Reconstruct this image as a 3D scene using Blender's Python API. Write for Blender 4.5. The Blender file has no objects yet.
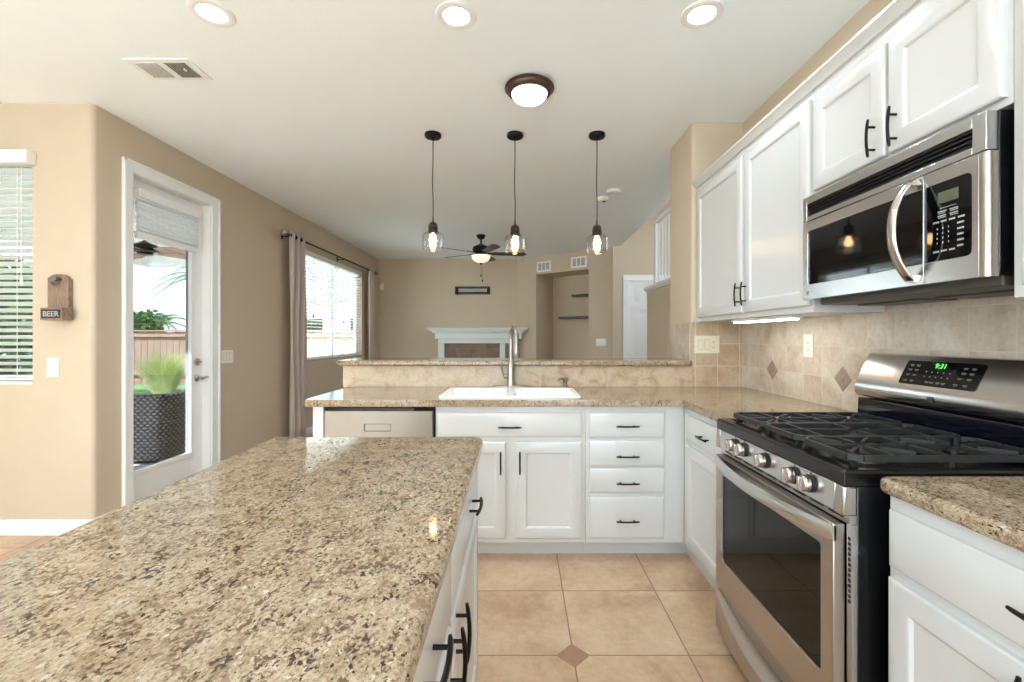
import bpy, bmesh, math, random
from mathutils import Vector, Matrix
random.seed(7)
PI = math.pi
S = bpy.context.scene
COL = S.collection

# ---------------------------------------------------------------- camera
F = 455.0
cam_d = bpy.data.cameras.new('camera'); cam = bpy.data.objects.new('camera', cam_d); COL.objects.link(cam)
cam.location = (0, 0, 1.26); cam.rotation_euler = (PI/2, 0, 0)
cam_d.sensor_width = 36.0; cam_d.lens = 36.0*F/1024.0
cam_d.shift_x = -9/1024.0; cam_d.shift_y = -4/1024.0; cam_d.clip_start = 0.02; cam_d.clip_end = 400
S.camera = cam

# ---------------------------------------------------------------- world, sun, exposure
def lin(v):
    v /= 255.0
    return v/12.92 if v <= 0.04045 else ((v+0.055)/1.055)**2.4
def rgb(r, g, b): return (lin(r), lin(g), lin(b), 1.0)

W = bpy.data.worlds.new('world'); S.world = W; W.use_nodes = True
wt = W.node_tree; wt.nodes.clear()
wo = wt.nodes.new('ShaderNodeOutputWorld'); wb = wt.nodes.new('ShaderNodeBackground')
tc = wt.nodes.new('ShaderNodeTexCoord'); sp = wt.nodes.new('ShaderNodeSeparateXYZ'); cr = wt.nodes.new('ShaderNodeValToRGB')
cn = wt.nodes.new('ShaderNodeTexNoise'); cn.inputs['Scale'].default_value = 3.0; cn.inputs['Detail'].default_value = 5
mx = wt.nodes.new('ShaderNodeMixRGB'); cr2 = wt.nodes.new('ShaderNodeValToRGB')
wt.links.new(tc.outputs['Generated'], sp.inputs[0]); wt.links.new(sp.outputs['Z'], cr.inputs[0])
e = cr.color_ramp.elements
e[0].position = 0.0; e[0].color = (0.52, 0.50, 0.46, 1); e[1].position = 0.7; e[1].color = (0.50, 0.72, 1.0, 1)
n_ = cr.color_ramp.elements.new(0.04); n_.color = (0.80, 0.91, 1.0, 1)
wt.links.new(tc.outputs['Generated'], cn.inputs['Vector']); wt.links.new(cn.outputs['Fac'], cr2.inputs[0])
cr2.color_ramp.elements[0].position = 0.45; cr2.color_ramp.elements[1].position = 0.65
wt.links.new(cr2.outputs[0], mx.inputs[0]); wt.links.new(cr.outputs[0], mx.inputs[1]); mx.inputs[2].default_value = (0.92, 0.97, 1, 1)
wt.links.new(mx.outputs[0], wb.inputs['Color']); wb.inputs['Strength'].default_value = 7.5
wt.links.new(wb.outputs[0], wo.inputs[0])

sun_d = bpy.data.lights.new('sun', 'SUN'); sun = bpy.data.objects.new('sun', sun_d); COL.objects.link(sun)
sun_d.energy = 32.0; sun_d.angle = 0.01; sun_d.color = (0.74, 0.89, 1.0)
sun.rotation_euler = Vector((0.72, 0.30, -0.62)).to_track_quat('-Z', 'Y').to_euler()

S.view_settings.view_transform = 'Standard'; S.view_settings.look = 'None'
S.view_settings.gamma = 1.0; S.view_settings.use_curve_mapping = False
S.view_settings.exposure = 0.34
S.cycles.max_bounces = 10; S.cycles.diffuse_bounces = 6; S.cycles.glossy_bounces = 5
S.cycles.transparent_max_bounces = 16; S.cycles.use_denoising = True
S.cycles.sample_clamp_indirect = 6.0; S.cycles.caustics_reflective = False; S.cycles.caustics_refractive = False

CEIL = 2.75
# recessed lamps: energy of each can, and the daylight portals at the openings
CAN_W = 5.0
CAN_XY = [(-1.42, 2.09), (-0.30, 2.11), (0.835, 2.10), (-1.42, 0.3), (-0.30, 0.3), (0.835, 0.3), (-0.3, -1.6)]  # front row is in view; the rest are unseen lamps added for fill
def area(name, loc, rot, sx, sy, energy, color=(1, 1, 1), portal=False, shape='RECTANGLE'):
    d = bpy.data.lights.new(name, 'AREA'); o = bpy.data.objects.new(name, d); COL.objects.link(o)
    d.shape = shape; d.size = sx
    if shape == 'RECTANGLE': d.size_y = sy
    d.energy = energy; d.color = color; o.location = loc; o.rotation_euler = rot
    if portal: d.cycles.is_portal = True
    return o
area('added_rear_portal', (-1.4, -3.08, 1.3), (PI/2, 0, 0), 4.8, 2.4, 1, portal=True)
area('left_window_portal', (-4.58, -0.4, 1.6), (0, -PI/2, 0), 1.3, 2.2, 1, portal=True)
area('added_foyer_portal', (3.43, 5.4, 2.95), (0, PI/2, 0), 1.3, 2.4, 1, portal=True)
area('living_window_portal', (-2.86, 6.76, 1.66), (0, -PI/2, 0), 1.43, 2.08, 1, portal=True)
for (x, y) in CAN_XY:
    area('recessed_lamp', (x, y, CEIL-0.012), (0, 0, 0), 0.10, 0.10, CAN_W, (0.77, 0.90, 1.0), shape='DISK')

# ---------------------------------------------------------------- node helpers, materials
class NT:
    def __init__(s, name):
        s.m = bpy.data.materials.new(name); s.m.use_nodes = True; s.t = s.m.node_tree; s.t.nodes.clear()
        s.out = s.n('ShaderNodeOutputMaterial'); s.p = s.n('ShaderNodeBsdfPrincipled'); s.l(s.p.outputs[0], s.out.inputs[0])
    def n(s, k): return s.t.nodes.new(k)
    def l(s, a, b): s.t.links.new(a, b)
    def put(s, inp, v):
        if hasattr(v, 'is_linked') or isinstance(v, bpy.types.NodeSocket): s.l(v, inp)
        else: inp.default_value = v
    def set(s, k, v): s.put(s.p.inputs[k], v); return s
    def math(s, op, a, b=0.0, c=None):
        n = s.n('ShaderNodeMath'); n.operation = op; s.put(n.inputs[0], a); s.put(n.inputs[1], b)
        if c is not None: s.put(n.inputs[2], c)
        return n.outputs[0]
    def coord(s, k='Object'): return s.n('ShaderNodeTexCoord').outputs[k]
    def noise(s, vec, scale, detail=3, rough=0.5, dist=0.0, out='Fac'):
        n = s.n('ShaderNodeTexNoise'); s.l(vec, n.inputs['Vector']); n.inputs['Scale'].default_value = scale
        n.inputs['Detail'].default_value = detail; n.inputs['Roughness'].default_value = rough; n.inputs['Distortion'].default_value = dist
        return n.outputs[out]
    def ramp(s, fac, stops, mode='LINEAR'):
        n = s.n('ShaderNodeValToRGB'); s.l(fac, n.inputs[0]); e = n.color_ramp.elements; n.color_ramp.interpolation = mode
        e[0].position, e[0].color = stops[0]; e[1].position, e[1].color = stops[-1]
        for p, c in stops[1:-1]:
            x = e.new(p); x.color = c
        return n.outputs[0]
    def mix(s, f, a, b, mode='MIX'):
        n = s.n('ShaderNodeMixRGB'); n.blend_type = mode; s.put(n.inputs[0], f); s.put(n.inputs[1], a); s.put(n.inputs[2], b); return n.outputs[0]
    def bump(s, h, strength=0.2, dist=0.01):
        n = s.n('ShaderNodeBump'); s.l(h, n.inputs['Height']); n.inputs['Strength'].default_value = strength; n.inputs['Distance'].default_value = dist
        s.l(n.outputs[0], s.p.inputs['Normal'])
    def vscale(s, v, sc, off=(0, 0, 0)):
        n = s.n('ShaderNodeMapping'); s.l(v, n.inputs[0]); n.inputs['Scale'].default_value = sc; n.inputs['Location'].default_value = off; return n.outputs[0]

def simple(name, col, rough=0.5, metal=0.0, bump=None, spec=None, emit=None, estr=0.0, var=0.04, coat=0):
    t = NT(name); v = t.coord()
    nz = t.noise(v, 6.0, 3)
    a = tuple(max(0, c*(1-var)) for c in col[:3])+(1,); b = tuple(min(1, c*(1+var)) for c in col[:3])+(1,)
    t.set('Base Color', t.ramp(nz, [(0.3, a), (0.7, b)])); t.set('Roughness', rough); t.set('Metallic', metal)
    if spec is not None: t.set('Specular IOR Level', spec)
    if coat: t.set('Coat Weight', coat); t.set('Coat Roughness', 0.05)
    if bump: t.bump(t.noise(v, bump[0], 4), bump[1], bump[2])
    if emit: t.set('Emission Color', emit); t.set('Emission Strength', estr)
    return t.m

M = {}
M['ceiling'] = simple('ceiling_paint', rgb(245, 250, 255), 0.9, bump=(70, 0.25, 0.004), var=0.01)
M['wall'] = simple('tan_wall_paint', rgb(199, 183, 161), 0.8, bump=(90, 0.2, 0.003), var=0.015)
M['wall_light'] = M['wall']
M['white'] = simple('white_trim_paint', rgb(240, 240, 240), 0.35, var=0.01)
M['cab'] = simple('white_cabinet_lacquer', rgb(209, 209, 208), 0.22, var=0.01)
M['cabin'] = simple('grey_cabinet_side', rgb(196, 194, 184), 0.5, var=0.03)
M['bronze'] = simple('dark_bronze_metal', rgb(26, 23, 22), 0.38, 0.7)
M['rust'] = simple('aged_bronze', rgb(84, 64, 52), 0.4, 0.6)
M['black'] = simple('black_enamel', rgb(14, 14, 15), 0.25)
M['blackplastic'] = simple('black_plastic', rgb(18, 18, 19), 0.4)
M['gloss_black'] = simple('glossy_black_glass', rgb(10, 10, 12), 0.04)
M['navy'] = simple('glossy_black_enamel', rgb(12, 14, 24), 0.12)
M['iron'] = simple('cast_iron', rgb(30, 30, 31), 0.55, bump=(300, 0.3, 0.001))
M['socket'] = simple('dark_bronze_socket', rgb(52, 38, 32), 0.35, 0.5)
M['burner'] = simple('dull_burner_metal', rgb(84, 80, 76), 0.5, 0.7)
M['nickel'] = simple('brushed_nickel', rgb(190, 182, 174), 0.25, 1.0)
M['faucet'] = simple('faucet_nickel', rgb(160, 154, 148), 0.28, 1.0)
M['porcelain'] = simple('white_porcelain', rgb(248, 248, 248), 0.08, var=0.005)
M['plate'] = simple('white_plastic', rgb(238, 236, 230), 0.35, var=0.01)
M['ivory'] = simple('ivory_plastic', rgb(228, 218, 196), 0.35, var=0.01)
M['ink'] = simple('dark_ink', rgb(30, 30, 30), 0.6)
M['greymark'] = simple('pale_lettering', rgb(170, 170, 168), 0.5)
M['blind'] = simple('white_blind_slat', rgb(226, 230, 226), 0.45, var=0.01)
M['darkwood'] = simple('dark_walnut', rgb(58, 36, 26), 0.4)
M['shelf'] = simple('black_shelf', rgb(24, 22, 22), 0.4)
M['mantel'] = simple('pale_grey_mantel_paint', rgb(222, 228, 224), 0.45, var=0.01)
M['concrete'] = simple('concrete', rgb(214, 214, 212), 0.85, bump=(20, 0.3, 0.01))
M['soil'] = simple('garden_soil', rgb(165, 152, 135), 0.95, bump=(8, 0.6, 0.05), var=0.15)
M['stucco'] = simple('exterior_stucco', rgb(222, 212, 196), 0.9, bump=(60, 0.3, 0.01))
M['rooftile'] = simple('grey_roof_tiles', rgb(128, 134, 136), 0.8, bump=(12, 0.5, 0.05), var=0.1)
M['leaf'] = simple('green_leaf', rgb(96, 128, 72), 0.6, var=0.35)
M['leaf2'] = simple('dark_green_leaf', rgb(62, 98, 62), 0.6, var=0.35)
M['grass'] = simple('ornamental_grass_blade', rgb(176, 180, 112), 0.7, var=0.25)
M['bark'] = simple('bark', rgb(110, 90, 72), 0.9, bump=(20, 0.6, 0.02))
M['green_led'] = simple('green_digits', (0.02, 0.3, 0.02, 1), 0.5, emit=(0.1, 1.0, 0.12, 1), estr=1.6)
M['lcd'] = simple('green_grey_lcd', rgb(84, 92, 74), 0.3)
M['bulb'] = simple('warm_bulb', (1, 0.8, 0.5, 1), 0.5, emit=(1, 0.62, 0.30, 1), estr=20)
M['bowl'] = simple('lit_frosted_glass', (1, 0.9, 0.75, 1), 0.5, emit=(1, 0.80, 0.58, 1), estr=0.6)
M['dome'] = simple('lit_white_dome', (1, 1, 1, 1), 0.5, emit=(1, 0.93, 0.82, 1), estr=1.8)
M['canlens'] = simple('lit_lamp_lens', (1, 1, 1, 1), 0.5, emit=(1, 0.95, 0.88, 1), estr=6)
M['ledbar'] = simple('lit_strip_diffuser', (1, 1, 1, 1), 0.5, emit=(1, 0.95, 0.85, 1), estr=14)

def glass(name, tint=(1, 1, 1, 1), ior=1.45, rough=0.0, base=0.0):
    m = bpy.data.materials.new(name); m.use_nodes = True; t = m.node_tree; t.nodes.clear()
    o = t.nodes.new('ShaderNodeOutputMaterial'); x = t.nodes.new('ShaderNodeMixShader')
    tr = t.nodes.new('ShaderNodeBsdfTransparent'); g = t.nodes.new('ShaderNodeBsdfGlossy'); f = t.nodes.new('ShaderNodeFresnel')
    tr.inputs[0].default_value = tint; g.inputs['Roughness'].default_value = rough; f.inputs['IOR'].default_value = ior
    ge = t.nodes.new('ShaderNodeNewGeometry'); io = t.nodes.new('ShaderNodeMapRange')   # same reflectance from either face
    t.links.new(ge.outputs['Backfacing'], io.inputs['Value']); io.inputs['To Min'].default_value = ior; io.inputs['To Max'].default_value = 1/ior
    t.links.new(io.outputs[0], f.inputs['IOR'])
    fac = f.outputs[0]
    if base:
        a = t.nodes.new('ShaderNodeMath'); a.operation = 'ADD'; t.links.new(fac, a.inputs[0]); a.inputs[1].default_value = base; fac = a.outputs[0]
    t.links.new(fac, x.inputs[0]); t.links.new(tr.outputs[0], x.inputs[1]); t.links.new(g.outputs[0], x.inputs[2]); t.links.new(x.outputs[0], o.inputs[0])
    return m
M['pane'] = glass('window_glass', (0.97, 0.985, 0.98, 1))
M['pane_dimmed'] = glass('dimmed_window_glass', (0.50, 0.51, 0.51, 1))  # tint put in to dim the over-bright view outdoors
M['shade'] = glass('clear_shade_glass', (0.93, 0.93, 0.92, 1), 1.5, 0.02, 0.04)
M['oven_glass'] = glass('smoked_oven_glass', (0.12, 0.10, 0.08, 1), 1.45, 0.0, 0.0)

def steel(name='brushed_steel', axis=(3, 3, 90), col=rgb(204, 204, 204), rough=0.24):
    t = NT(name); v = t.coord(); m = t.vscale(v, axis); nz = t.noise(m, 3.0, 3)
    t.set('Base Color', col); t.set('Metallic', 1.0)
    t.set('Roughness', t.math('MULTIPLY_ADD', t.noise(v, 2.0, 1), 0.03, rough-0.015))
    return t.m
M['steel'] = steel()
M['steel_dark'] = steel('slate_steel', col=rgb(184, 176, 168), rough=0.28)

def granite():
    t = NT('speckled_granite'); v0 = t.coord(); v = t.vscale(v0, (1.15, 0.8, 1.15))
    base = t.ramp(t.noise(v, 20, 6, 0.75), [(0.30, rgb(134, 112, 88)), (0.44, rgb(158, 139, 114)), (0.56, rgb(174, 158, 134)), (0.72, rgb(154, 131, 100))])
    grain = t.noise(v, 190, 4, 0.75)
    c1 = t.mix(0.9, base, t.mix(1.0, base, t.ramp(grain, [(0.34, (0.45, 0.41, 0.37, 1)), (0.48, (0.92, 0.90, 0.88, 1)), (0.62, (1.22, 1.20, 1.18, 1))]), 'MULTIPLY'))
    def speck(scale, off, lo, hi, gate_scale, gate):
        n = t.noise(t.vscale(v, (1, 1, 1), (off, off*1.3, 0)), scale, 4, 0.6, 0.3)
        g = t.noise(t.vscale(v, (1, 1, 1), (off*2, off, 0)), gate_scale, 2)
        x = t.math('ADD', n, t.math('MULTIPLY', t.math('SUBTRACT', g, 0.5), gate))
        return t.ramp(x, [(lo, (0, 0, 0, 1)), (hi, (1, 1, 1, 1))])
    c2 = t.mix(speck(120, 17.9, 0.60, 0.68, 20, 0.3), c1, rgb(196, 186, 168))
    c3 = t.mix(t.math('MULTIPLY', speck(75, 3.1, 0.56, 0.62, 14, 0.35), 0.75), c2, rgb(128, 104, 82))
    c4 = t.mix(t.math('MULTIPLY', speck(125, 7.7, 0.575, 0.62, 25, 0.40), 0.85), c3, rgb(92, 70, 52))
    c5 = t.mix(speck(150, 12.3, 0.615, 0.65, 30, 0.50), c4, rgb(62, 46, 36))
    t.set('Base Color', c5); t.set('Roughness', 0.06); t.set('Specular IOR Level', 0.6)
    return t.m
M['granite'] = granite()

def tiles(name, ua, va, pitch, uo, vo, cols, grout, gw=0.0022, rough=0.45, inset=None, vein=(5.0, 0.6), spec=0.5, bstr=0.4, pv=None):
    """square tiles laid on the object's ua/va axes; inset = (du, dv, size, parity, colour) sets a small rotated square on grid corners"""
    t = NT(name); v = t.coord(); s = t.n('ShaderNodeSeparateXYZ'); t.l(v, s.inputs[0])
    u = t.math('DIVIDE', t.math('SUBTRACT', s.outputs[ua], uo), pitch); w = t.math('DIVIDE', t.math('SUBTRACT', s.outputs[va], vo), pv or pitch)
    fu = t.math('FLOOR', u); fw = t.math('FLOOR', w)
    cb = t.n('ShaderNodeCombineXYZ'); t.l(fu, cb.inputs[0]); t.l(fw, cb.inputs[1])
    wn = t.n('ShaderNodeTexWhiteNoise'); wn.noise_dimensions = '3D'; t.l(cb.outputs[0], wn.inputs['Vector'])
    off = t.n('ShaderNodeVectorMath'); off.operation = 'MULTIPLY_ADD'; t.l(wn.outputs['Color'], off.inputs[0]); off.inputs[1].default_value = (7, 7, 7); t.l(v, off.inputs[2])
    nz = t.noise(off.outputs[0], vein[0], 6, vein[1], 0.6)
    f = t.math('ADD', t.math('MULTIPLY', nz, 0.9), t.math('MULTIPLY', t.math('SUBTRACT', wn.outputs['Value'], 0.5), 0.12))
    body = t.ramp(f, cols)
    fine = t.noise(off.outputs[0], vein[0]*9, 5, 0.7)
    body = t.mix(0.6, body, t.mix(1.0, body, t.ramp(fine, [(0.3, (0.72, 0.70, 0.66, 1)), (0.6, (1, 1, 1, 1))]), 'MULTIPLY'))
    def edge(x):
        fr = t.math('FRACT', x); return t.math('MINIMUM', fr, t.math('SUBTRACT', 1.0, fr))
    d = t.math('MINIMUM', edge(u), edge(w)); g = t.math('LESS_THAN', d, gw/pitch)
    if inset:
        size, per, icol = inset
        def near(x, p):
            y = t.math('DIVIDE', x, p); fr = t.math('FRACT', t.math('ADD', y, 0.5)); return t.math('MULTIPLY', t.math('ABSOLUTE', t.math('SUBTRACT', fr, 0.5)), p*pitch)
        dd = t.math('ADD', near(u, per), near(w, per))
        ins = t.math('LESS_THAN', dd, size/2); rim = t.math('LESS_THAN', dd, size/2+gw*1.6)
        g = t.math('MAXIMUM', t.math('MULTIPLY', g, t.math('SUBTRACT', 1.0, ins)), t.math('SUBTRACT', rim, ins))
        body = t.mix(ins, body, t.mix(fine, icol[0], icol[1]))
    t.set('Base Color', t.mix(g, body, grout)); t.set('Roughness', t.math('MULTIPLY_ADD', g, 0.4, rough)); t.set('Specular IOR Level', spec)
    h = t.math('SUBTRACT', t.math('MULTIPLY', fine, 0.25), g); t.bump(h, bstr, 0.002)
    return t.m
FC = [(0.28, rgb(190, 166, 142)), (0.42, rgb(212, 192, 168)), (0.52, rgb(222, 205, 184)), (0.70, rgb(232, 219, 202))]
FC = [(p, (c[0]*.92, c[1]*.78, c[2]*.66, 1)) for p, c in FC]
M['floor'] = tiles('beige_floor_tile', 0, 1, 0.458, 0.207, 1.801, FC, rgb(140, 118, 98), 0.0028, 0.38, inset=(0.125, 2.0, (rgb(140, 104, 80), rgb(176, 136, 108))), vein=(3.0, 0.62))
TC = [(0.25, rgb(196, 172, 148)), (0.42, rgb(216, 200, 178)), (0.55, rgb(226, 214, 196)), (0.72, rgb(234, 226, 212))]
TG = rgb(226, 216, 198)
TC = [(p, (c[0]*.82, c[1]*.80, c[2]*.80, 1)) for p, c in TC]
TG = rgb(208, 202, 188)
M['tile_right'] = tiles('travertine_tile_right', 1, 2, 0.1525, 2.17, 1.06, [(p, (c[0]*1.08, c[1]*1.13, c[2]*1.18, 1)) for p, c in TC], TG, 0.002, 0.42, vein=(6, 0.6))
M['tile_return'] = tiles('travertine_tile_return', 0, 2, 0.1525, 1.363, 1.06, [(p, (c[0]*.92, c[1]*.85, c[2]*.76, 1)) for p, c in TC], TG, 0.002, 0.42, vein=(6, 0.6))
M['accent'] = simple('brown_stone_accent', rgb(150, 130, 118), 0.5, bump=(160, 0.8, 0.002), var=0.2)
M['hearth'] = tiles('brown_hearth_tile', 0, 2, 0.31, -0.81, 0.12, [(0.3, rgb(120, 98, 82)), (0.5, rgb(140, 116, 98)), (0.6, rgb(150, 128, 110)), (0.7, rgb(160, 138, 118))], rgb(150, 134, 120), 0.003, 0.6)

def wood(name, c1, c2, axis=(1, 1, 12), rough=0.6, pitch=None):
    t = NT(name); v = t.coord(); nz = t.noise(t.vscale(v, axis), 4, 5, 0.6, 0.8)
    t.set('Base Color', t.ramp(nz, [(0.3, c1), (0.7, c2)])); t.set('Roughness', rough); t.bump(nz, 0.15, 0.003); return t.m
M['fence'] = wood('redwood_fence_board', rgb(160, 118, 104), rgb(206, 164, 146), (14, 14, 1.2), 0.85)
M['blade_wood'] = wood('oiled_fan_blade_wood', rgb(120, 72, 36), rgb(190, 122, 66), (14, 3, 3), 0.35)
M['oldwood'] = wood('weathered_board', rgb(112, 88, 72), rgb(158, 136, 118), (60, 10, 6), 0.7)

def wicker():
    t = NT('black_wicker'); v = t.coord(); s = t.n('ShaderNodeSeparateXYZ'); t.l(v, s.inputs[0])
    h = t.math('ADD', s.outputs[0], s.outputs[1])
    a = t.math('SINE', t.math('MULTIPLY', h, 95.0)); row = t.math('FLOOR', t.math('DIVIDE', s.outputs[2], 0.030))
    ph = t.math('MULTIPLY', t.math('MODULO', row, 2.0), PI)
    b = t.math('SINE', t.math('ADD', t.math('MULTIPLY', h, 95.0), ph)); c = t.math('ABSOLUTE', t.math('SINE', t.math('MULTIPLY', s.outputs[2], PI/0.030)))
    k = t.math('MULTIPLY', t.math('ADD', t.math('MULTIPLY', b, 0.5), 0.5), c)
    t.set('Base Color', t.ramp(k, [(0.05, rgb(26, 23, 23)), (0.7, rgb(140, 130, 126))])); t.set('Roughness', 0.5); t.bump(k, 0.8, 0.01); return t.m
M['wicker'] = wicker()
def fabric(name, c, tr=0.25):
    t = NT(name); v = t.coord(); w = t.noise(t.vscale(v, (400, 400, 60)), 2, 2)
    col = t.mix(w, tuple(x*.9 for x in c[:3])+(1,), c); t.set('Base Color', col); t.set('Roughness', 0.9); t.bump(w, 0.1, 0.001)
    tl = t.n('ShaderNodeBsdfTranslucent'); t.l(col, tl.inputs[0]); mx = t.n('ShaderNodeMixShader'); mx.inputs[0].default_value = tr
    t.l(t.p.outputs[0], mx.inputs[1]); t.l(tl.outputs[0], mx.inputs[2]); t.l(mx.outputs[0], t.out.inputs[0]); return t.m
M['curtain'] = fabric('beige_curtain', rgb(224, 210, 200), 0.35)
M['cellular'] = fabric('white_pleated_fabric', rgb(250, 250, 250), 0.75)

# ---------------------------------------------------------------- mesh helpers
class MB:
    def __init__(s): s.v = []; s.f = []; s.mi = []; s.cur = 0
    def mat(s, i): s.cur = i; return s
    def add(s, vs, fs, T=None):
        b = len(s.v)
        for p in vs:
            p = Vector(p); s.v.append(T @ p if T else p)
        for f in fs: s.f.append([b+i for i in f]); s.mi.append(s.cur)
        return s
    def box(s, x0, x1, y0, y1, z0, z1, T=None):
        x0, x1 = min(x0, x1), max(x0, x1); y0, y1 = min(y0, y1), max(y0, y1); z0, z1 = min(z0, z1), max(z0, z1)
        return s.add([(x, y, z) for z in (z0, z1) for y in (y0, y1) for x in (x0, x1)],
                     [(0, 2, 3, 1), (4, 5, 7, 6), (0, 1, 5, 4), (2, 6, 7, 3), (0, 4, 6, 2), (1, 3, 7, 5)], T)
    def prism(s, poly, a, b, axis='z', T=None):
        n = len(poly)
        def P(p, h):
            if axis == 'z': return (p[0], p[1], h)
            if axis == 'x': return (h, p[0], p[1])
            return (p[0], h, p[1])
        vs = [P(p, a) for p in poly]+[P(p, b) for p in poly]
        fs = [list(range(n))[::-1], list(range(n, 2*n))]+[(i, (i+1) % n, (i+1) % n+n, i+n) for i in range(n)]
        return s.add(vs, fs, T)
    def lathe(s, prof, c=(0, 0, 0), seg=24, axis='z', T=None, caps=True):
        vs = []; n = len(prof)
        for r, h in prof:
            for k in range(seg):
                a = 2*PI*k/seg; x, y = r*math.cos(a), r*math.sin(a)
                p = {'z': (x, y, h), 'x': (h, x, y), 'y': (x, h, y)}[axis]
                vs.append((c[0]+p[0], c[1]+p[1], c[2]+p[2]))
        fs = [(j*seg+k, j*seg+(k+1) % seg, (j+1)*seg+(k+1) % seg, (j+1)*seg+k) for j in range(n-1) for k in range(seg)]
        if caps:
            if prof[0][0] > 1e-5: fs.append(list(range(seg))[::-1])
            if prof[-1][0] > 1e-5: fs.append([(n-1)*seg+k for k in range(seg)])
        return s.add(vs, fs, T)
    def tube(s, pts, r, seg=10, T=None, flat=None):
        pts = [Vector(p) for p in pts]; n = len(pts); rs = r if isinstance(r, (list, tuple)) else [r]*n
        vs = []; up = None
        for i in range(n):
            d = (pts[min(i+1, n-1)]-pts[max(i-1, 0)]).normalized()
            if up is None:
                up = Vector((0, 0, 1)) if abs(d.z) < 0.9 else Vector((0, 1, 0))
            u = (up-d*up.dot(d)).normalized(); w = d.cross(u); up = u
            for k in range(seg):
                a = 2*PI*k/seg; q = (u*math.cos(a)*(flat or 1)+w*math.sin(a))*rs[i]; vs.append(pts[i]+q)
        fs = [(j*seg+k, j*seg+(k+1) % seg, (j+1)*seg+(k+1) % seg, (j+1)*seg+k) for j in range(n-1) for k in range(seg)]
        fs += [list(range(seg))[::-1], [(n-1)*seg+k for k in range(seg)]]
        return s.add(vs, fs, T)
    def rings(s, x0, x1, z0, z1, rr, back=0.0, T=None, fill=True):
        """rectangular profile facing -Y: rr = [(inset, y), ...] from the outer edge inward"""
        rr = [(0, back)]+rr; vs = []
        for i, y in rr: vs += [(x0+i, y, z0+i), (x1-i, y, z0+i), (x1-i, y, z1-i), (x0+i, y, z1-i)]
        n = len(rr); fs = [(j*4+k, j*4+(k+1) % 4, (j+1)*4+(k+1) % 4, (j+1)*4+k) for j in range(n-1) for k in range(4)]
        if fill: fs += [[(n-1)*4+k for k in range(4)], [3, 2, 1, 0]]
        return s.add(vs, fs, T)

def world_of(o):
    m = o.matrix_basis.copy()
    while o.parent: o = o.parent; m = o.matrix_basis @ m
    return m
def obj(name, mb, mats, parent=None, local=False, bevel=0, seg=2, smooth=40, props=None):
    me = bpy.data.meshes.new(name); v = mb.v
    if parent is not None and not local:
        bpy_inv = world_of(parent).inverted(); v = [bpy_inv @ p for p in v]
    me.from_pydata([tuple(p) for p in v], [], mb.f); me.validate()
    bm = bmesh.new(); bm.from_mesh(me); bmesh.ops.recalc_face_normals(bm, faces=bm.faces); bm.to_mesh(me); bm.free()
    if not isinstance(mats, (list, tuple)): mats = [mats]
    for m in mats: me.materials.append(M[m] if isinstance(m, str) else m)
    if len(mats) > 1 and len(me.polygons) == len(mb.mi):
        for p, i in zip(me.polygons, mb.mi): p.material_index = i
    if smooth:
        for p in me.polygons: p.use_smooth = True
        me.set_sharp_from_angle(angle=math.radians(smooth))
    o = bpy.data.objects.new(name, me); COL.objects.link(o)
    if parent is not None: o.parent = parent
    if bevel:
        b = o.modifiers.new('edge', 'BEVEL'); b.width = bevel; b.segments = seg; b.limit_method = 'ANGLE'; b.angle_limit = math.radians(35); b.harden_normals = False
    if props:
        for k, x in props.items(): o[k] = x
    return o
def tag(o, label, cat, group=None, kind=None):
    if label: o['label'] = label
    if cat: o['category'] = cat
    if group: o['group'] = group
    if kind: o['kind'] = kind
    return o
def thing(name, label, cat, loc=(0, 0, 0), rz=0.0, group=None, kind=None):
    o = bpy.data.objects.new(name, None); COL.objects.link(o); o.location = loc; o.rotation_euler = (0, 0, rz); o.empty_display_size = 0.05
    return tag(o, label, cat, group, kind)
def struct(name, mb, mats, parent=None, **k):
    o = obj(name, mb, mats, parent, **k)
    if parent is None: o['kind'] = 'structure'
    return o
def copy_tree(o, parent=None):
    c = o.copy(); COL.objects.link(c); c.parent = parent
    for ch in [x for x in ALLCH(o)]: copy_tree(ch, c)
    return c
def ALLCH(o): return list(o.children)
def rp(pts, rad, n=6):
    out = []; N = len(pts)
    for i, p in enumerate(pts):
        r = rad[i] if isinstance(rad, (list, tuple)) else rad
        p = Vector(p); a = Vector(pts[i-1]); b = Vector(pts[(i+1) % N])
        if r <= 0: out.append(tuple(p)); continue
        d1 = (a-p).normalized(); d2 = (b-p).normalized(); s = p+d1*r; e = p+d2*r
        for k in range(n+1):
            t = k/n; out.append(tuple(s*(1-t)**2+p*2*t*(1-t)+e*t*t))
    return out
def rrect(x0, x1, y0, y1, r, n=6): return rp([(x0, y0), (x1, y0), (x1, y1), (x0, y1)], r, n)
def plate_hole(outer, inner, z0, z1):
    """slab with a hole"""
    bm = bmesh.new(); mb = MB()
    es = []; loops = []
    for L in (outer, inner):
        vs = [bm.verts.new((p[0], p[1], 0)) for p in L]; loops.append(vs)
        es += [bm.edges.new((vs[i], vs[(i+1) % len(vs)])) for i in range(len(vs))]
    bmesh.ops.triangle_fill(bm, edges=es, use_beauty=True, normal=(0, 0, 1))
    bm.verts.index_update(); n = len(bm.verts)
    co = [v.co.copy() for v in bm.verts]; tris = [[v.index for v in f.verts] for f in bm.faces]
    vs = [(c.x, c.y, z1) for c in co]+[(c.x, c.y, z0) for c in co]
    fs = [t for t in tris]+[[i+n for i in t][::-1] for t in tris]
    b = 0
    for L in (outer, inner):
        k = len(L); fs += [(b+i, b+(i+1) % k, b+(i+1) % k+n, b+i+n) for i in range(k)]; b += k
    bm.free(); return mb.add(vs, fs)
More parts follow.
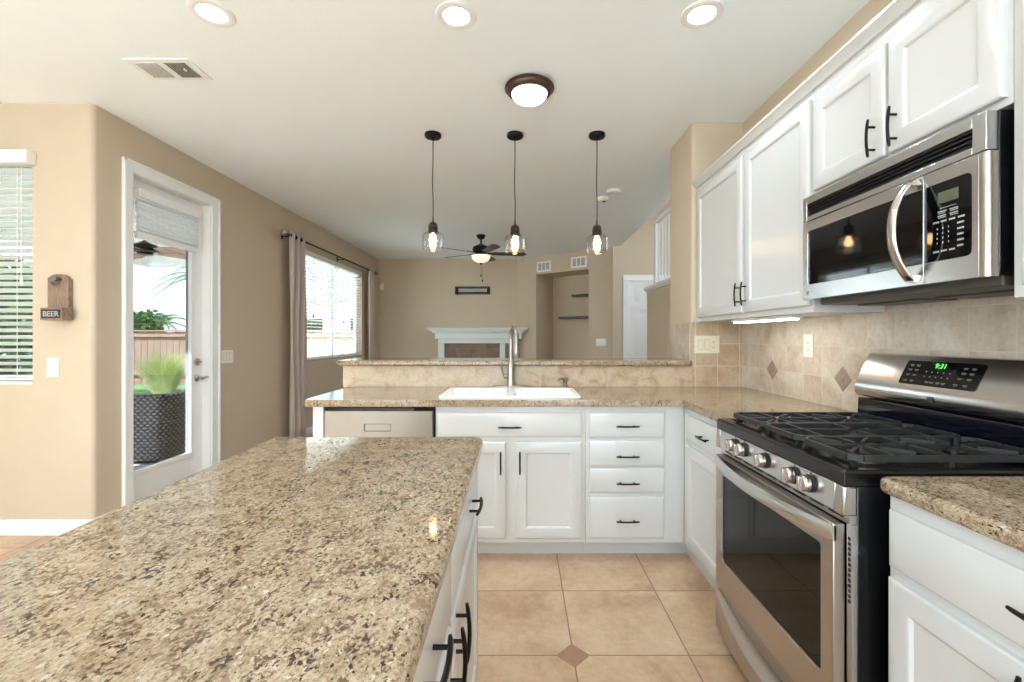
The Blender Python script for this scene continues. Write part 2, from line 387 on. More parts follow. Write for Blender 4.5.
def text_mb(s, size, T, depth=0.0005, bold=0.0, align='CENTER'):
    cu = bpy.data.curves.new('lettering', 'FONT'); cu.body = s; cu.size = size; cu.extrude = depth; cu.offset = bold; cu.align_x = align; cu.align_y = 'CENTER'; cu.resolution_u = 3
    o = bpy.data.objects.new('lettering', cu); COL.objects.link(o); bpy.context.view_layer.update()
    me = bpy.data.meshes.new_from_object(o.evaluated_get(bpy.context.evaluated_depsgraph_get()))
    mb = MB(); mb.add([tuple(v.co) for v in me.vertices], [tuple(p.vertices) for p in me.polygons], T)
    bpy.data.objects.remove(o); bpy.data.curves.remove(cu); bpy.data.meshes.remove(me); return mb
# text frames: local x = reading direction, local y = up
FR_NEGX = Matrix(((0, 0, -1, 0), (-1, 0, 0, 0), (0, 1, 0, 0), (0, 0, 0, 1)))   # facing -X, reads towards -Y
FR_NEGY = Matrix(((1, 0, 0, 0), (0, 0, -1, 0), (0, 1, 0, 0), (0, 0, 0, 1)))    # facing -Y, reads towards +X
# ================================================================ THE SETTING
X_L, X_R, Y_F = -2.73, 1.545, 8.7        # left (door) wall face, right wall face, far wall face
def wall_x(name, x0, x1, y0, y1, holes, m, z1=CEIL, z0=0.0, bev=0):
    """wall slab running along Y with rectangular holes (ya, yb, za, zb)"""
    mb = MB(); ys = y0
    for (a, b, za, zb) in sorted(holes):
        mb.box(x0, x1, ys, a, z0, z1)
        if za > z0: mb.box(x0, x1, a, b, z0, za)
        if zb < z1: mb.box(x0, x1, a, b, zb, z1)
        ys = b
    mb.box(x0, x1, ys, y1, z0, z1)
    return struct(name, mb, m)
def wall_y(name, y0, y1, x0, x1, holes, m, z1=CEIL, z0=0.0):
    mb = MB(); xs = x0
    for (a, b, za, zb) in sorted(holes):
        mb.box(xs, a, y0, y1, z0, z1)
        if za > z0: mb.box(a, b, y0, y1, z0, za)
        if zb < z1: mb.box(a, b, y0, y1, zb, z1)
        xs = b
    mb.box(xs, x1, y0, y1, z0, z1)
    return struct(name, mb, m)

struct('floor', MB().prism([(-4.5, -3.0), (3.45, -3.0), (3.45, 7.6), (1.45, 7.6), (0.0, 8.85), (-2.8, 8.85), (-2.8, 3.0), (-4.5, 3.0)], -0.12, 0.0), 'floor', smooth=0)
struct('ceiling', MB().prism([(-4.65, -3.15), (3.5, -3.15), (3.5, 3.655), (1.62, 3.655), (1.62, 7.8), (1.62, 9.0), (-2.88, 9.0), (-2.88, 3.05), (-4.65, 3.05)], CEIL, CEIL+0.2), 'ceiling', smooth=0)

# left side: nook wall facing the camera, then the long wall with patio door and living-room window
DY0, DY1, DZ = 3.178, 4.012, 2.425
WY0, WY1, WZ0, WZ1 = 5.72, 7.80, 0.95, 2.37
NX0, NX1, NZ0, NZ1 = -4.15, -3.112, 0.970, 2.42
wall_x('wall_left', -2.88, X_L, 2.975, 8.85, [(DY0, DY1, 0, DZ), (WY0, WY1, WZ0, WZ1)], 'wall')
# nook wall with rounded outside corner
mb = MB(); R = 0.03
mb.box(-4.65, NX0, 2.90, 3.05, 0, CEIL); mb.box(NX0, NX1, 2.90, 3.05, 0, NZ0); mb.box(NX0, NX1, 2.90, 3.05, NZ1, CEIL)
arc = [(X_L-R+R*math.sin(a), 2.90+R-R*math.cos(a)) for a in [i*PI/2/8 for i in range(9)]]
mb.prism([(NX1, 2.90)]+arc+[(X_L, 2.9745), (X_L-0.149, 2.9745), (X_L-0.149, 3.05), (NX1, 3.05)], 0, CEIL)
struct('wall_nook', mb, 'wall_light', smooth=30)
wall_x('wall_outer_left', -4.65, -4.5, -3.15, 2.90, [(-1.5, 0.7, 0.95, 2.3)], 'wall_light')
wall_y('wall_rear', -3.15, -3.0, -4.5, 1.69, [(-3.8, 1.0, 0.08, 2.5)], 'wall_light')
wall_x('wall_right', X_R, X_R+0.15, -3.0, 3.165, [], 'wall')
# wall block to the right of the bar opening: faces camera, jamb faces left
mb = MB(); X_J = 1.19
arc1 = [(X_J+R-R*math.cos(a), 3.165+R-R*math.sin(a)) for a in [i*PI/2/8 for i in range(9)]]
arc2 = [(X_J+R-R*math.sin(a), 3.62+R*0+0.03*0+R*math.cos(a)*1) for a in [i*PI/2/8 for i in range(9)]]
mb.prism(arc1+[(3.35, 3.165), (3.35, 3.65)]+arc2, 0, CEIL)
struct('wall_return', mb, 'wall', smooth=30)
struct('wall_far', MB().box(-2.73, -0.02, Y_F, Y_F+0.15, 0, CEIL), 'wall')

# diagonal wall with the media niche (local frame: x along the wall, y into it)
DG = thing('wall_diagonal', None, None, (-0.076, 8.7, 0), math.atan2(-1.21, 1.586), kind='structure'); DL = 1.995
mb = MB()
mb.box(0, 0.445, 0, 0.70, 0, CEIL); mb.box(1.545, DL, 0, 0.70, 0, CEIL); mb.box(0.445, 1.545, 0, 0.70, 2.42, CEIL)
mb.box(0.445, 1.545, 0, 0.70, 0, 0.55); mb.box(0.445, 1.545, 0.57, 0.70, 0.55, 2.42)
struct('wall_face', mb, 'wall', DG, local=True)
# foyer beyond: back wall with a door, high side wall, upper ceiling, knee wall
FY = 7.45
wall_y('wall_foyer', FY, FY+0.15, 1.505, 3.5, [(1.76, 2.56, 0, 2.19)], 'wall', z1=4.3)
wall_x('wall_foyer_right', 3.35, 3.5, 3.65, FY, [(4.2, 6.6, 2.3, 3.6)], 'wall', z1=4.3)
struct('wall_upper_near', MB().box(1.47, 3.5, 3.50, 3.65, CEIL+0.2, 4.3), 'wall')
struct('wall_upper_left', MB().box(1.47, 1.62, 3.65, FY+0.15, CEIL+0.2, 4.3), 'wall')
struct('ceiling_foyer', MB().box(1.47, 3.5, 3.5, FY+0.15, 4.3, 4.4), 'ceiling')
KW = struct('wall_knee', MB().box(1.62, 1.74, 3.65, 5.86, 0, 1.86), 'wall_light', bevel=0.012)
mb = MB().box(1.585, 1.775, 3.652, 5.90, 1.86, 1.90); mb.box(1.60, 1.76, 3.652, 5.88, 1.835, 1.86)
struct('trim_1', mb, 'white', bevel=0.006)
# interior door in the foyer
D2 = thing('door_2', None, None, (0, 0, 0), 0, kind='structure')
mb = MB(); mb.box(1.67, 1.77, FY-0.02, FY-0.0005, 0, 2.18); mb.box(2.55, 2.65, FY-0.02, FY-0.0005, 0, 2.18); mb.box(1.67, 2.65, FY-0.02, FY-0.0005, 2.1805, 2.275); mb.box(1.755, 1.775, FY, FY+0.10, 0, 2.18); mb.box(2.545, 2.565, FY, FY+0.1, 0, 2.18)
struct('door_casing', mb, 'white', D2, bevel=0.006)
mb = MB(); T = Matrix.Translation((0, FY+0.03, 0))
mb.box(1.775, 2.545, FY+0.036, FY+0.07, 0.01, 2.18)
for (xa, xb) in ((1.775, 2.16), (2.16, 2.545)):
    for (za, zb) in ((0.01, 0.85), (0.85, 1.75), (1.75, 2.18)):
        mb.rings(xa, xb, za, zb, [(0, 0.0), (0.055, 0.0), (0.07, 0.010), (0.085, 0.010), (0.11, 0.002)], 0.036, T)
struct('door_slab', mb, 'white', D2)
mb = MB().lathe([(0.0, -0.055), (0.022, -0.05), (0.028, -0.035), (0.018, -0.02), (0.01, -0.015), (0.01, 0.0), (0.03, 0.0), (0.03, 0.006)], (2.48, FY+0.03, 0.95), 16, 'y')
struct('door_knob', mb, 'nickel', D2)

# baseboards
mb = MB().box(-4.5, -2.73, 2.882, 2.90, 0, 0.1); struct('baseboard_nook', mb, 'white', bevel=0.005)
mb = MB().box(-2.73, -2.714, 2.885, 3.11, 0, 0.1); mb.box(-2.73, -2.714, 4.105, 8.7, 0, 0.1); struct('baseboard_left', mb, 'white', bevel=0.005)
struct('baseboard_far', MB().box(-2.714, -1.75, 8.684, 8.70, 0, 0.1), 'white', bevel=0.005)
# bar (pony) wall
struct('wall_bar', MB().box(-1.236, X_J, 3.172, 3.31, 0, 1.06), 'wall_light')

# ---------------------------------------------------------------- patio door
D1 = thing('door_1', None, None, (X_L, 3.6, 0), 0, kind='structure')
mb = MB()
for (a, b) in ((3.108, 3.188), (4.002, 4.10)):
    mb.box(X_L, X_L+0.016, a, b, 0, 2.495); 
mb.box(X_L, X_L+0.016, 3.188, 4.002, 2.415, 2.495)
for (a, b) in ((3.108, 3.128), (4.08, 4.10)): mb.box(X_L+0.016, X_L+0.026, a, b, 0, 2.495)
mb.box(X_L+0.016, X_L+0.026, 3.108, 4.10, 2.475, 2.495)
mb.box(X_L-0.15, X_L, 3.178, 3.192, 0, 2.425); mb.box(X_L-0.15, X_L, 3.998, 4.012, 0, 2.425); mb.box(X_L-0.15, X_L, 3.178, 4.012, 2.411, 2.425)
struct('door_casing', mb, 'white', D1, bevel=0.003)
mb = MB(); x0, x1 = X_L-0.115, X_L-0.07; a, b = 3.194, 3.996; ga, gb, gz0, gz1 = 3.262, 3.858, 0.28, 2.29
mb.box(x0, x1, a, ga, 0.012, 2.409); mb.box(x0, x1, gb, b, 0.012, 2.409); mb.box(x0, x1, ga, gb, 0.012, gz0); mb.box(x0, x1, ga, gb, gz1, 2.409)
struct('door_slab', mb, 'white', D1, bevel=0.002)
mb = MB()   # raised glass frame
for (p, q, r, s) in ((ga-0.018, ga+0.006, gz0-0.03, gz1+0.03), (gb-0.006, gb+0.018, gz0-0.03, gz1+0.03)): mb.box(x1, x1+0.01, p, q, r, s)
mb.box(x1, x1+0.01, ga, gb, gz0-0.03, gz0+0.006); mb.box(x1, x1+0.01, ga, gb, gz1-0.006, gz1+0.03)
struct('glass_frame', mb, 'white', D1, bevel=0.004)
struct('glass_pane', MB().box(x0+0.02, x0+0.024, ga-0.005, gb+0.005, gz0-0.005, gz1+0.005), 'pane_dimmed', D1)
mb = MB().lathe([(0.032, 0), (0.032, 0.008), (0.026, 0.014), (0.014, 0.016), (0.014, 0.05), (0.0, 0.052)], (x1, 3.93, 0.905), 20, 'x')
mb.tube([(x1+0.045, 3.93, 0.905), (x1+0.05, 3.95, 0.907), (x1+0.05, 3.985, 0.912), (x1+0.05, 4.03, 0.902)], [0.011, 0.011, 0.009, 0.007], 10)
struct('lever_handle', mb, 'nickel', D1)
mb = MB().lathe([(0.031, 0), (0.031, 0.012), (0.025, 0.018), (0.0, 0.018)], (x1, 3.93, 1.045), 20, 'x'); mb.box(x1+0.018, x1+0.036, 3.915, 3.945, 1.040, 1.050)
struct('deadbolt', mb, 'nickel', D1)
struct('threshold', MB().box(X_L-0.17, X_L-0.01, 3.194, 3.996, 0, 0.011), 'nickel', D1)

# ---------------------------------------------------------------- windows
def window_x(name, xf, ya, yb, za, zb, mull, d=0.15, gl='pane'):
    w = thing(name, None, None, (xf-d, (ya+yb)/2, (za+zb)/2), 0, kind='structure'); f = 0.04
    mb = MB(); xa, xb = xf-d+0.02, xf-d+0.065
    mb.box(xa, xb, ya, ya+f, za, zb); mb.box(xa, xb, yb-f, yb, za, zb); mb.box(xa, xb, ya, yb, za, za+f); mb.box(xa, xb, ya, yb, zb-f, zb)
    for m in mull: mb.box(xa, xb, m-f/2, m+f/2, za, zb)
    struct('window_frame', mb, 'white', w, bevel=0.003)
    struct('glass_pane', MB().box(xa+0.018, xa+0.022, ya+f*.5, yb-f*.5, za+f*.5, zb-f*.5), gl, w)
    return w
def window_y(name, yf, xa, xb, za, zb, mull, d=0.15, sgn=1, gl='pane'):
    w = thing(name, None, None, ((xa+xb)/2, yf+sgn*d, (za+zb)/2), 0, kind='structure'); f = 0.04
    mb = MB(); ya, yb = yf+sgn*(d-0.065), yf+sgn*(d-0.02)
    mb.box(xa, xa+f, ya, yb, za, zb); mb.box(xb-f, xb, ya, yb, za, zb); mb.box(xa, xb, ya, yb, za, za+f); mb.box(xa, xb, ya, yb, zb-f, zb)
    for m in mull: mb.box(m-f/2, m+f/2, ya, yb, za, zb)
    struct('window_frame', mb, 'white', w, bevel=0.003)
    ym = (ya+yb)/2
    struct('glass_pane', MB().box(xa+f*.5, xb-f*.5, ym-0.002, ym+0.002, za+f*.5, zb-f*.5), gl, w)
    return w
w1 = window_y('window_1', 2.90, NX0, NX1, NZ0, NZ1, [], gl='pane_dimmed')
struct('window_sill', MB().box(NX0, NX1, 2.893, 3.0, NZ0-0.012, NZ0+0.006), 'white', w1, bevel=0.003)
window_x('window_2', X_L, WY0, WY1, WZ0, WZ1, [6.80])
window_x('added_foyer_window', 3.5, 4.2, 6.6, 2.3, 3.6, [5.4])  # unseen window, added to let daylight into the foyer
window_x('window_3', -4.5, -1.5, 0.7, 0.95, 2.3, [-0.4])
window_y('added_rear_window', -3.0, -3.8, 1.0, 0.08, 2.5, [-2.2, -0.6], sgn=-1)  # unseen wide window, added so daylight floods in from behind

# ---------------------------------------------------------------- blinds
def slat(mb, along, a, b, c, z, w, tilt, th=0.0028):
    """one slat; along = axis it runs on, c = centre on the other axis"""
    ca, sa = math.cos(tilt)*w/2, math.sin(tilt)*w/2; n = 4; top = []; bot = []
    for i in range(n+1):
        t = -1+2*i/n; cr_ = 0.003*(1-t*t); top.append((c+ca*t, z+sa*t+cr_+th/2)); bot.append((c+ca*t, z+sa*t+cr_-th/2))
    mb.prism(top+bot[::-1], a, b, 'y' if along == 'y' else 'x')
# prism axis 'y' takes (x, z); axis 'x' takes (y, z)
bl = thing('window_blind', 'white horizontal slat blind with a boxy valance on the nook window at the left edge', 'blind', (-3.635, 2.93, 2.3))
mb = MB().box(-4.19, -3.085, 2.835, 2.90, 2.35, 2.432); obj('valance', mb, 'plate', bl, bevel=0.006)
mb = MB(); z = 2.335
while z > 1.01: slat(mb, 'x', NX0+0.012, NX1-0.012, 2.952, z, 0.05, -0.42); z -= 0.0430
obj('slats', mb, 'blind', bl, smooth=30)
mb = MB().box(NX0+0.012, NX1-0.012, 2.93, 2.975, 0.980, 0.996); obj('bottom_rail', mb, 'blind', bl, bevel=0.003)
mb = MB()
for x in (-3.98, -3.62, -3.24): mb.tube([(x, 2.926, 2.35), (x, 2.926, 0.98)], 0.0016, 5)
obj('ladder_cord', mb, 'plate', bl)
mb = MB().tube([(-3.19, 2.905, 2.35), (-3.19, 2.905, 1.62)], 0.002, 5); mb.lathe([(0.002, 0.03), (0.008, 0.0), (0.009, -0.03), (0, -0.032)], (-3.19, 2.905, 1.62), 10); obj('pull_cord', mb, 'plate', bl)

bl = thing('window_blind', 'white horizontal slat blind on the living room window between the two curtains', 'blind', (X_L-0.03, 6.76, 2.3))
mb = MB().box(X_L-0.075, X_L+0.006, WY0+0.01, WY1-0.01, 2.305, 2.368); obj('headrail', mb, 'blind', bl, bevel=0.004)
mb = MB(); z = 2.285
while z > 0.99: slat(mb, 'y', WY0+0.012, WY1-0.012, X_L-0.035, z, 0.05, 0.14); z -= 0.0445
obj('slats', mb, 'blind', bl, smooth=30)
mb = MB().box(X_L-0.06, X_L-0.015, WY0+0.012, WY1-0.012, 0.962, 0.978); obj('bottom_rail', mb, 'blind', bl, bevel=0.003)
mb = MB()
for y in (5.95, 6.5, 7.05, 7.58): mb.tube([(X_L-0.008, y, 2.31), (X_L-0.008, y, 0.97)], 0.0016, 5)
obj('ladder_cord', mb, 'plate', bl)
for y, zz in ((5.98, 1.54), (7.0, 1.50)):
    mb = MB().tube([(X_L+0.004, y, 2.31), (X_L+0.004, y, zz)], 0.0018, 5); mb.lathe([(0.003, 0.02), (0.010, 0.0), (0.012, -0.03), (0, -0.034)], (X_L+0.004, y, zz), 10); obj('cord_tassel', mb, 'rust', bl)

sh = thing('door_shade', 'white pleated shade drawn a quarter down over the patio door glass', 'shade', (X_L-0.03, 3.58, 2.3))
mb = MB().box(x1+0.011, x1+0.060, 3.27, 3.885, 2.27, 2.335); obj('headrail', mb, 'white', sh, bevel=0.004)
mb = MB(); N = 17; pts = []
for i in range(N+1):
    z = 2.27-(2.27-2.02)*i/N; pts.append((x1+0.022+(0.012 if i % 2 else 0), z))
mb.prism(pts+[(p[0]+0.018, p[1]) for p in pts[::-1]], 3.278, 3.877, 'y'); obj('pleated_fabric', mb, 'cellular', sh, smooth=0)
mb = MB().box(x1+0.014, x1+0.052, 3.272, 3.883, 1.978, 2.02); obj('bottom_rail', mb, 'white', sh, bevel=0.004)
mb = MB().box(x1+0.011, x1+0.05, 3.89, 3.925, 2.275, 2.325); obj('end_bracket', mb, 'plate', sh, bevel=0.004)

# ---------------------------------------------------------------- curtains and rod
rod = thing('curtain_rod', 'thin dark metal curtain rod across the top of the living room window', 'curtain rod', (-2.63, 6.65, 2.42))
obj('pole', MB().tube([(-2.63, 5.10, 2.42), (-2.63, 8.22, 2.42)], 0.011, 12), 'bronze', rod)
for y, s in ((5.10, -1), (8.22, 1)):
    obj('finial', MB().lathe([(0.012, 0), (0.02, 0.01*s), (0.036, 0.035*s), (0.036, 0.06*s), (0.02, 0.085*s), (0, 0.09*s)], (-2.63, y, 2.42), 16, 'y'), 'nickel', rod)
for y in (5.19, 6.75, 8.12):
    mb = MB().box(-2.729, -2.722, y-0.015, y+0.015, 2.38, 2.46); mb.box(-2.725, -2.625, y-0.006, y+0.006, 2.402, 2.412); obj('bracket', mb, 'bronze', rod)
def curtain(ya, yb, label, n):
    c = thing('curtain', label, 'curtain', (-2.63, (ya+yb)/2, 0.02), group=None)
    mb = MB(); K = n*16; pts = []
    for zi in range(13):
        z = 0.03+(2.475-0.03)*zi/12; row = []
        for i in range(K+1):
            t = i/K; a = 0.046*(0.85+0.15*math.sin(zi*0.7+t*3)); row.append((-2.63+a*math.sin(t*n*2*PI+0.4*math.sin(zi*0.3)), ya+(yb-ya)*t+0.006*math.sin(zi*0.5+i*.4), z))
        pts.append(row)
    W_ = K+1; vs = [p for r in pts for p in r]; nn = len(vs)
    fs = [(j*W_+i, j*W_+i+1, (j+1)*W_+i+1, (j+1)*W_+i) for j in range(12) for i in range(K)]
    mb.add(vs, fs); o = obj('panel', mb, 'curtain', c, smooth=60)
    sm = o.modifiers.new('cloth', 'SOLIDIFY'); sm.thickness = 0.004
    for k in range(2*n):
        t = (k+0.5)/(2*n)
        y = ya+(yb-ya)*(k/(2*n)) if k else ya+0.012
        g = MB(); g.lathe([(0.016, -0.004), (0.026, -0.004), (0.026, 0.004), (0.016, 0.004), (0.016, -0.004)], (-2.63, y, 2.42), 14, 'y', caps=False); obj('grommet', g, 'bronze', c)
    return c
curtain(5.17, 5.56, 'beige curtain hanging at the near end of the living room window', 3)
curtain(7.86, 8.12, 'beige curtain hanging at the far end of the living room window', 2)
# ================================================================ KITCHEN CASEWORK
def pull_mb(L=0.128, vert=False):
    """arched bar pull standing off a plane at y=0, facing -Y"""
    mb = MB(); n = 10; pts = []
    for i in range(n+1):
        t = -1+2*i/n; pts.append((t*L/2, -0.026-0.006*(1-t*t)+0.003, 0))
    mb.tube(pts, [0.0036]+[0.0048]*(n-1)+[0.0036], 8)
    for s in (-1, 1): mb.tube([(s*L*0.30, 0.0, 0), (s*L*0.30, -0.028, 0)], 0.0040, 8)
    if vert: mb.v = [Vector((-p.z, p.y, p.x)) for p in mb.v]
    return mb
def shift(mb, x, y, z): mb.v = [p+Vector((x, y, z)) for p in mb.v]; return mb
DOOR_RR = [(0, -0.013), (0.004, -0.017), (0.010, -0.019), (0.055, -0.019), (0.062, -0.0165), (0.068, -0.010), (0.075, -0.009)]
DRAW_RR = [(0, -0.011), (0.004, -0.015), (0.012, -0.0175), (0.018, -0.019)]
def cabinet(name, label, cat, loc, rz, w, z0, z1, depth, fronts, group=None, toe=True, side=None, td=0.10, tx=(0, 0)):
    """local frame: x 0..w along the face, front plane y=0 facing -Y, body towards +Y.
       fronts: (kind, x0, x1, z0, z1, (px, pz, vertical)) kind in door/drawer"""
    t = thing(name, label, cat, (loc[0], loc[1], 0), rz, group)
    bm_ = MB().box(0, w, 0.0, depth, z0, z1) if name != 'sink_cabinet' else MB().box(0, w, 0.0, 0.02, z0, z1).box(0, w, 0.0201, depth, z0, 0.70)
    obj('body', bm_, side or 'cab', t, local=True, bevel=0.0015)
    for (k, a, b, c, d, p) in fronts:
        mb = MB().rings(a, b, c, d, DOOR_RR if k == 'door' else DRAW_RR, 0.0)
        o = obj(k, mb, 'cab', t, local=True, smooth=25)
        if p: obj('handle', shift(pull_mb(vert=p[2]), p[0], -0.019, p[1]), 'bronze', o, local=True)
    if toe: obj('toe_kick', MB().box(-tx[0], w+tx[1], td, td+0.012, 0.0, z0), 'cab', t, local=True)
    return t
YF = 2.55   # face plane of the peninsula run
# end panel
tag(obj('end_panel', MB().box(-1.165, -1.105, 2.545, 3.165, 0, 0.875), 'cab', bevel=0.002), 'white panel closing the left end of the peninsula beside the dishwasher', 'cabinet panel')
cabinet('sink_cabinet', 'white base cabinet under the sink with a wide false drawer and two doors', 'cabinet', (-0.478, YF), 0, 0.838, 0.108, 0.875, 0.60,
        [('drawer', 0.011, 0.817, 0.704, 0.838, (0.414, 0.760, False)), ('door', 0.011, 0.393, 0.136, 0.674, (0.366, 0.563, True)), ('door', 0.446, 0.817, 0.136, 0.674, (0.472, 0.563, True))])
cabinet('drawer_cabinet', 'white base cabinet of four stacked drawers right of the sink cabinet', 'cabinet', (0.361, YF), 0, 0.553, 0.108, 0.875, 0.60,
        [('drawer', 0.021, 0.438, 0.700, 0.838, (0.229, 0.765, False)), ('drawer', 0.021, 0.438, 0.540, 0.680, (0.229, 0.598, False)),
         ('drawer', 0.021, 0.438, 0.393, 0.528, (0.229, 0.449, False)), ('drawer', 0.021, 0.438, 0.137, 0.368, (0.229, 0.240, False))], tx=(0, 0.05))
# base cabinets on the right, facing -X (local x runs towards the camera)
XF = 0.915
cabinet('base_cabinet', 'white base cabinet with a drawer over a door between the corner and the range', 'cabinet', (XF, 2.549), -PI/2, 0.615, 0.108, 0.875, 0.62,
        [('drawer', 0.06, 0.585, 0.700, 0.838, (0.335, 0.765, False)), ('door', 0.06, 0.585, 0.136, 0.674, (0.555, 0.585, True))], td=0.05, tx=(0.10, 0))
cabinet('base_cabinet', 'white base cabinet with a wide drawer and door near right of the range', 'cabinet', (XF, 1.128), -PI/2, 0.789, 0.108, 0.875, 0.62,
        [('drawer', 0.012, 0.735, 0.700, 0.838, (0.375, 0.775, False)), ('door', 0.012, 0.735, 0.136, 0.674, (0.33, 0.60, True))])
cabinet('base_cabinet', 'white base cabinet at the right edge below the granite, nearest the camera', 'cabinet', (XF, 0.338), -PI/2, 0.80, 0.108, 0.875, 0.62,
        [('drawer', 0.012, 0.785, 0.700, 0.838, (0.4, 0.775, False)), ('door', 0.012, 0.785, 0.136, 0.674, (0.05, 0.60, True))])
# worktops
S_IN = rrect(-0.445, 0.325, 2.605, 2.995, 0.04)
outer = rp([(-1.20, 2.505), (0.865, 2.505), (0.885, 2.485), (0.885, 1.933), (1.535, 1.933), (1.535, 3.160), (-1.20, 3.160)], [0.03, 0.012, 0.012, 0.0, 0, 0, 0.01])
tag(obj('countertop', plate_hole(outer, S_IN, 0.876, 0.914), 'granite', bevel=0.013, seg=4), 'L-shaped speckled granite worktop of the peninsula with the sink let in', 'countertop')
near = rp([(0.885, -0.48), (1.535, -0.48), (1.535, 1.141), (0.885, 1.141)], [0, 0, 0, 0.035])
tag(obj('countertop', MB().prism(near, 0.876, 0.914), 'granite', bevel=0.013, seg=4), 'speckled granite worktop with rounded corner at right of the range', 'countertop')
bar = rp([(-1.275, 3.115), (1.165, 3.115), (1.186, 3.14), (1.186, 3.52), (-1.275, 3.52)], [0.03, 0.015, 0.01, 0, 0.03])
tag(obj('bar_top', MB().prism(bar, 1.061, 1.099), 'granite', bevel=0.013, seg=4), 'raised granite bar ledge behind the sink and faucet', 'bar top')
# backsplashes
b = obj('backsplash', MB().box(1.535, 1.5449, -0.48, 3.1649, 0.915, 1.42), 'tile_right', smooth=0); tag(b, 'cream travertine tile backsplash with brown diamonds on the wall behind the range', 'backsplash')
b_ins = b
for y in (2.78, 2.17, 1.56, 0.95):
    mb = MB(); k = 0.062
    mb.add([(1.535, y-k, 1.06), (1.535, y, 1.06-k), (1.535, y+k, 1.06), (1.535, y, 1.06+k),
            (1.5325, y-k+.004, 1.06), (1.5325, y, 1.06-k+.004), (1.5325, y+k-.004, 1.06), (1.5325, y, 1.06+k-.004)],
           [(0, 1, 5, 4), (1, 2, 6, 5), (2, 3, 7, 6), (3, 0, 4, 7), (4, 5, 6, 7)])
    o = obj('accent_tile', mb, 'accent', b_ins, smooth=0)
    mb = MB().lathe([(0.016, 0), (0.013, -0.004), (0.006, -0.003), (0, -0.005)], (1.5325, y, 1.06), 8, 'x'); obj('rosette', mb, 'accent', o)
b = obj('backsplash', MB().box(1.19, 1.5349, 3.155, 3.1649, 0.915, 1.37), 'tile_return', smooth=0); tag(b, 'tan travertine tile patch on the short wall under the far end of the upper cabinets', 'backsplash')
b = obj('backsplash', MB().box(-1.236, 1.1895, 3.1615, 3.1719, 0.915, 1.06), tiles('travertine_strip', 0, 2, 0.46, -0.78, 0.9075, [(0.30, rgb(176, 148, 120)), (0.42, rgb(198, 176, 148)), (0.55, rgb(206, 188, 164)), (0.72, rgb(214, 202, 182))], rgb(190, 178, 158), 0.0016, 0.42, vein=(9, 0.65), pv=0.1525), smooth=0); tag(b, 'low row of travertine tile between the sink worktop and the bar ledge', 'backsplash')
b = obj('backsplash', MB().box(1.180, 1.1899, 3.195, 3.62, 1.10, 1.364), tiles('travertine_tile_jamb', 1, 2, 0.1525, 3.19, 1.06, TC, TG, 0.002, 0.42, vein=(6, 0.6)), smooth=0); tag(b, 'pale tile on the wall end standing on the bar ledge', 'backsplash')

# upper cabinets, facing -X; face plane
XU = 1.222
def upper(label, y_far, w, z0, z1, fronts, side=None, name='wall_cabinet'):
    t = cabinet(name, label, 'cabinet', (XU, y_far), -PI/2, w, z0, z1, 0.298, fronts, toe=False)
    return t
u1 = upper('tall white two-door wall cabinet left of the microwave', 3.162, 1.262, 1.364, 2.29,
      [('door', 0.035, 0.672, 1.392, 2.255, (0.655, 1.492, True)), ('door', 0.700, 1.255, 1.392, 2.255, (0.727, 1.492, True))])
mb = MB().box(XU+0.012, XU+0.29, 1.904, 1.9065, 1.366, 1.43); obj('side_strip', mb, 'cabin', u1)
upper('short white two-door wall cabinet directly above the microwave', 1.898, 0.768, 1.842, 2.29,
      [('door', 0.018, 0.388, 1.862, 2.235, (0.350, 1.935, True)), ('door', 0.402, 0.758, 1.862, 2.235, (0.440, 1.935, True))])
upper('white wall cabinet at the right edge, beyond the near end of the microwave', 1.128, 0.72, 1.357, 2.29,
      [('door', 0.03, 0.70, 1.385, 2.255, (0.66, 1.49, True))])
# crown along the uppers
mb = MB(); prof = [(XU+0.01, 2.29), (XU-0.012, 2.29), (XU-0.016, 2.298), (XU-0.030, 2.315), (XU-0.036, 2.322), (XU-0.036, 2.332), (XU+0.01, 2.332)]
mb.prism(prof, 0.41, 3.162, 'y'); mb.box(XU+0.01, X_R-0.002, 0.41, 3.162, 2.2905, 2.30)
struct('trim_2', mb, 'cab', smooth=30)
t = thing('under_cabinet_light', 'slim lit strip light under the tall wall cabinet', 'light', (1.28, 2.45, 1.36))
obj('housing', MB().box(1.255, 1.315, 2.12, 2.72, 1.347, 1.363), 'white', t, bevel=0.003)
obj('diffuser', MB().box(1.262, 1.308, 2.14, 2.70, 1.341, 1.3468), 'ledbar', t, bevel=0.002)

# ---------------------------------------------------------------- sink, faucet, soap pump
t = thing('kitchen_sink', 'white drop-in double bowl sink set in the peninsula worktop', 'sink', (-0.06, 2.8, 0.914))
ro = rrect(-0.472, 0.345, 2.565, 3.03, 0.05); zr = 0.926
mb = MB()
def ring(poly, z): return [(p[0], p[1], z) for p in poly]
# rim with two bowl openings: outer loop + two inner loops, filled
bm = bmesh.new(); es = []; LP = []
b1, b2 = rrect(-0.437, -0.085, 2.597, 2.955, 0.05), rrect(-0.045, 0.312, 2.597, 2.955, 0.05)
ro_in = rrect(-0.466, 0.339, 2.571, 3.024, 0.047)
for L in (ro_in, b1, b2):
    vs = [bm.verts.new((p[0], p[1], zr)) for p in L]; LP.append(vs); es += [bm.edges.new((vs[i], vs[(i+1) % len(vs)])) for i in range(len(vs))]
bmesh.ops.triangle_fill(bm, edges=es, use_beauty=True, normal=(0, 0, 1)); bm.verts.index_update()
mb.add([v.co.copy() for v in bm.verts], [[v.index for v in f.verts] for f in bm.faces]); bm.free()
k = len(ro); base = len(mb.v)
mb.add(ring(ro_in, zr)+ring(ro, zr-0.005)+ring(ro, 0.9145), [(a*k+i, a*k+(i+1) % k, (a+1)*k+(i+1) % k, (a+1)*k+i) for a in range(2) for i in range(k)])
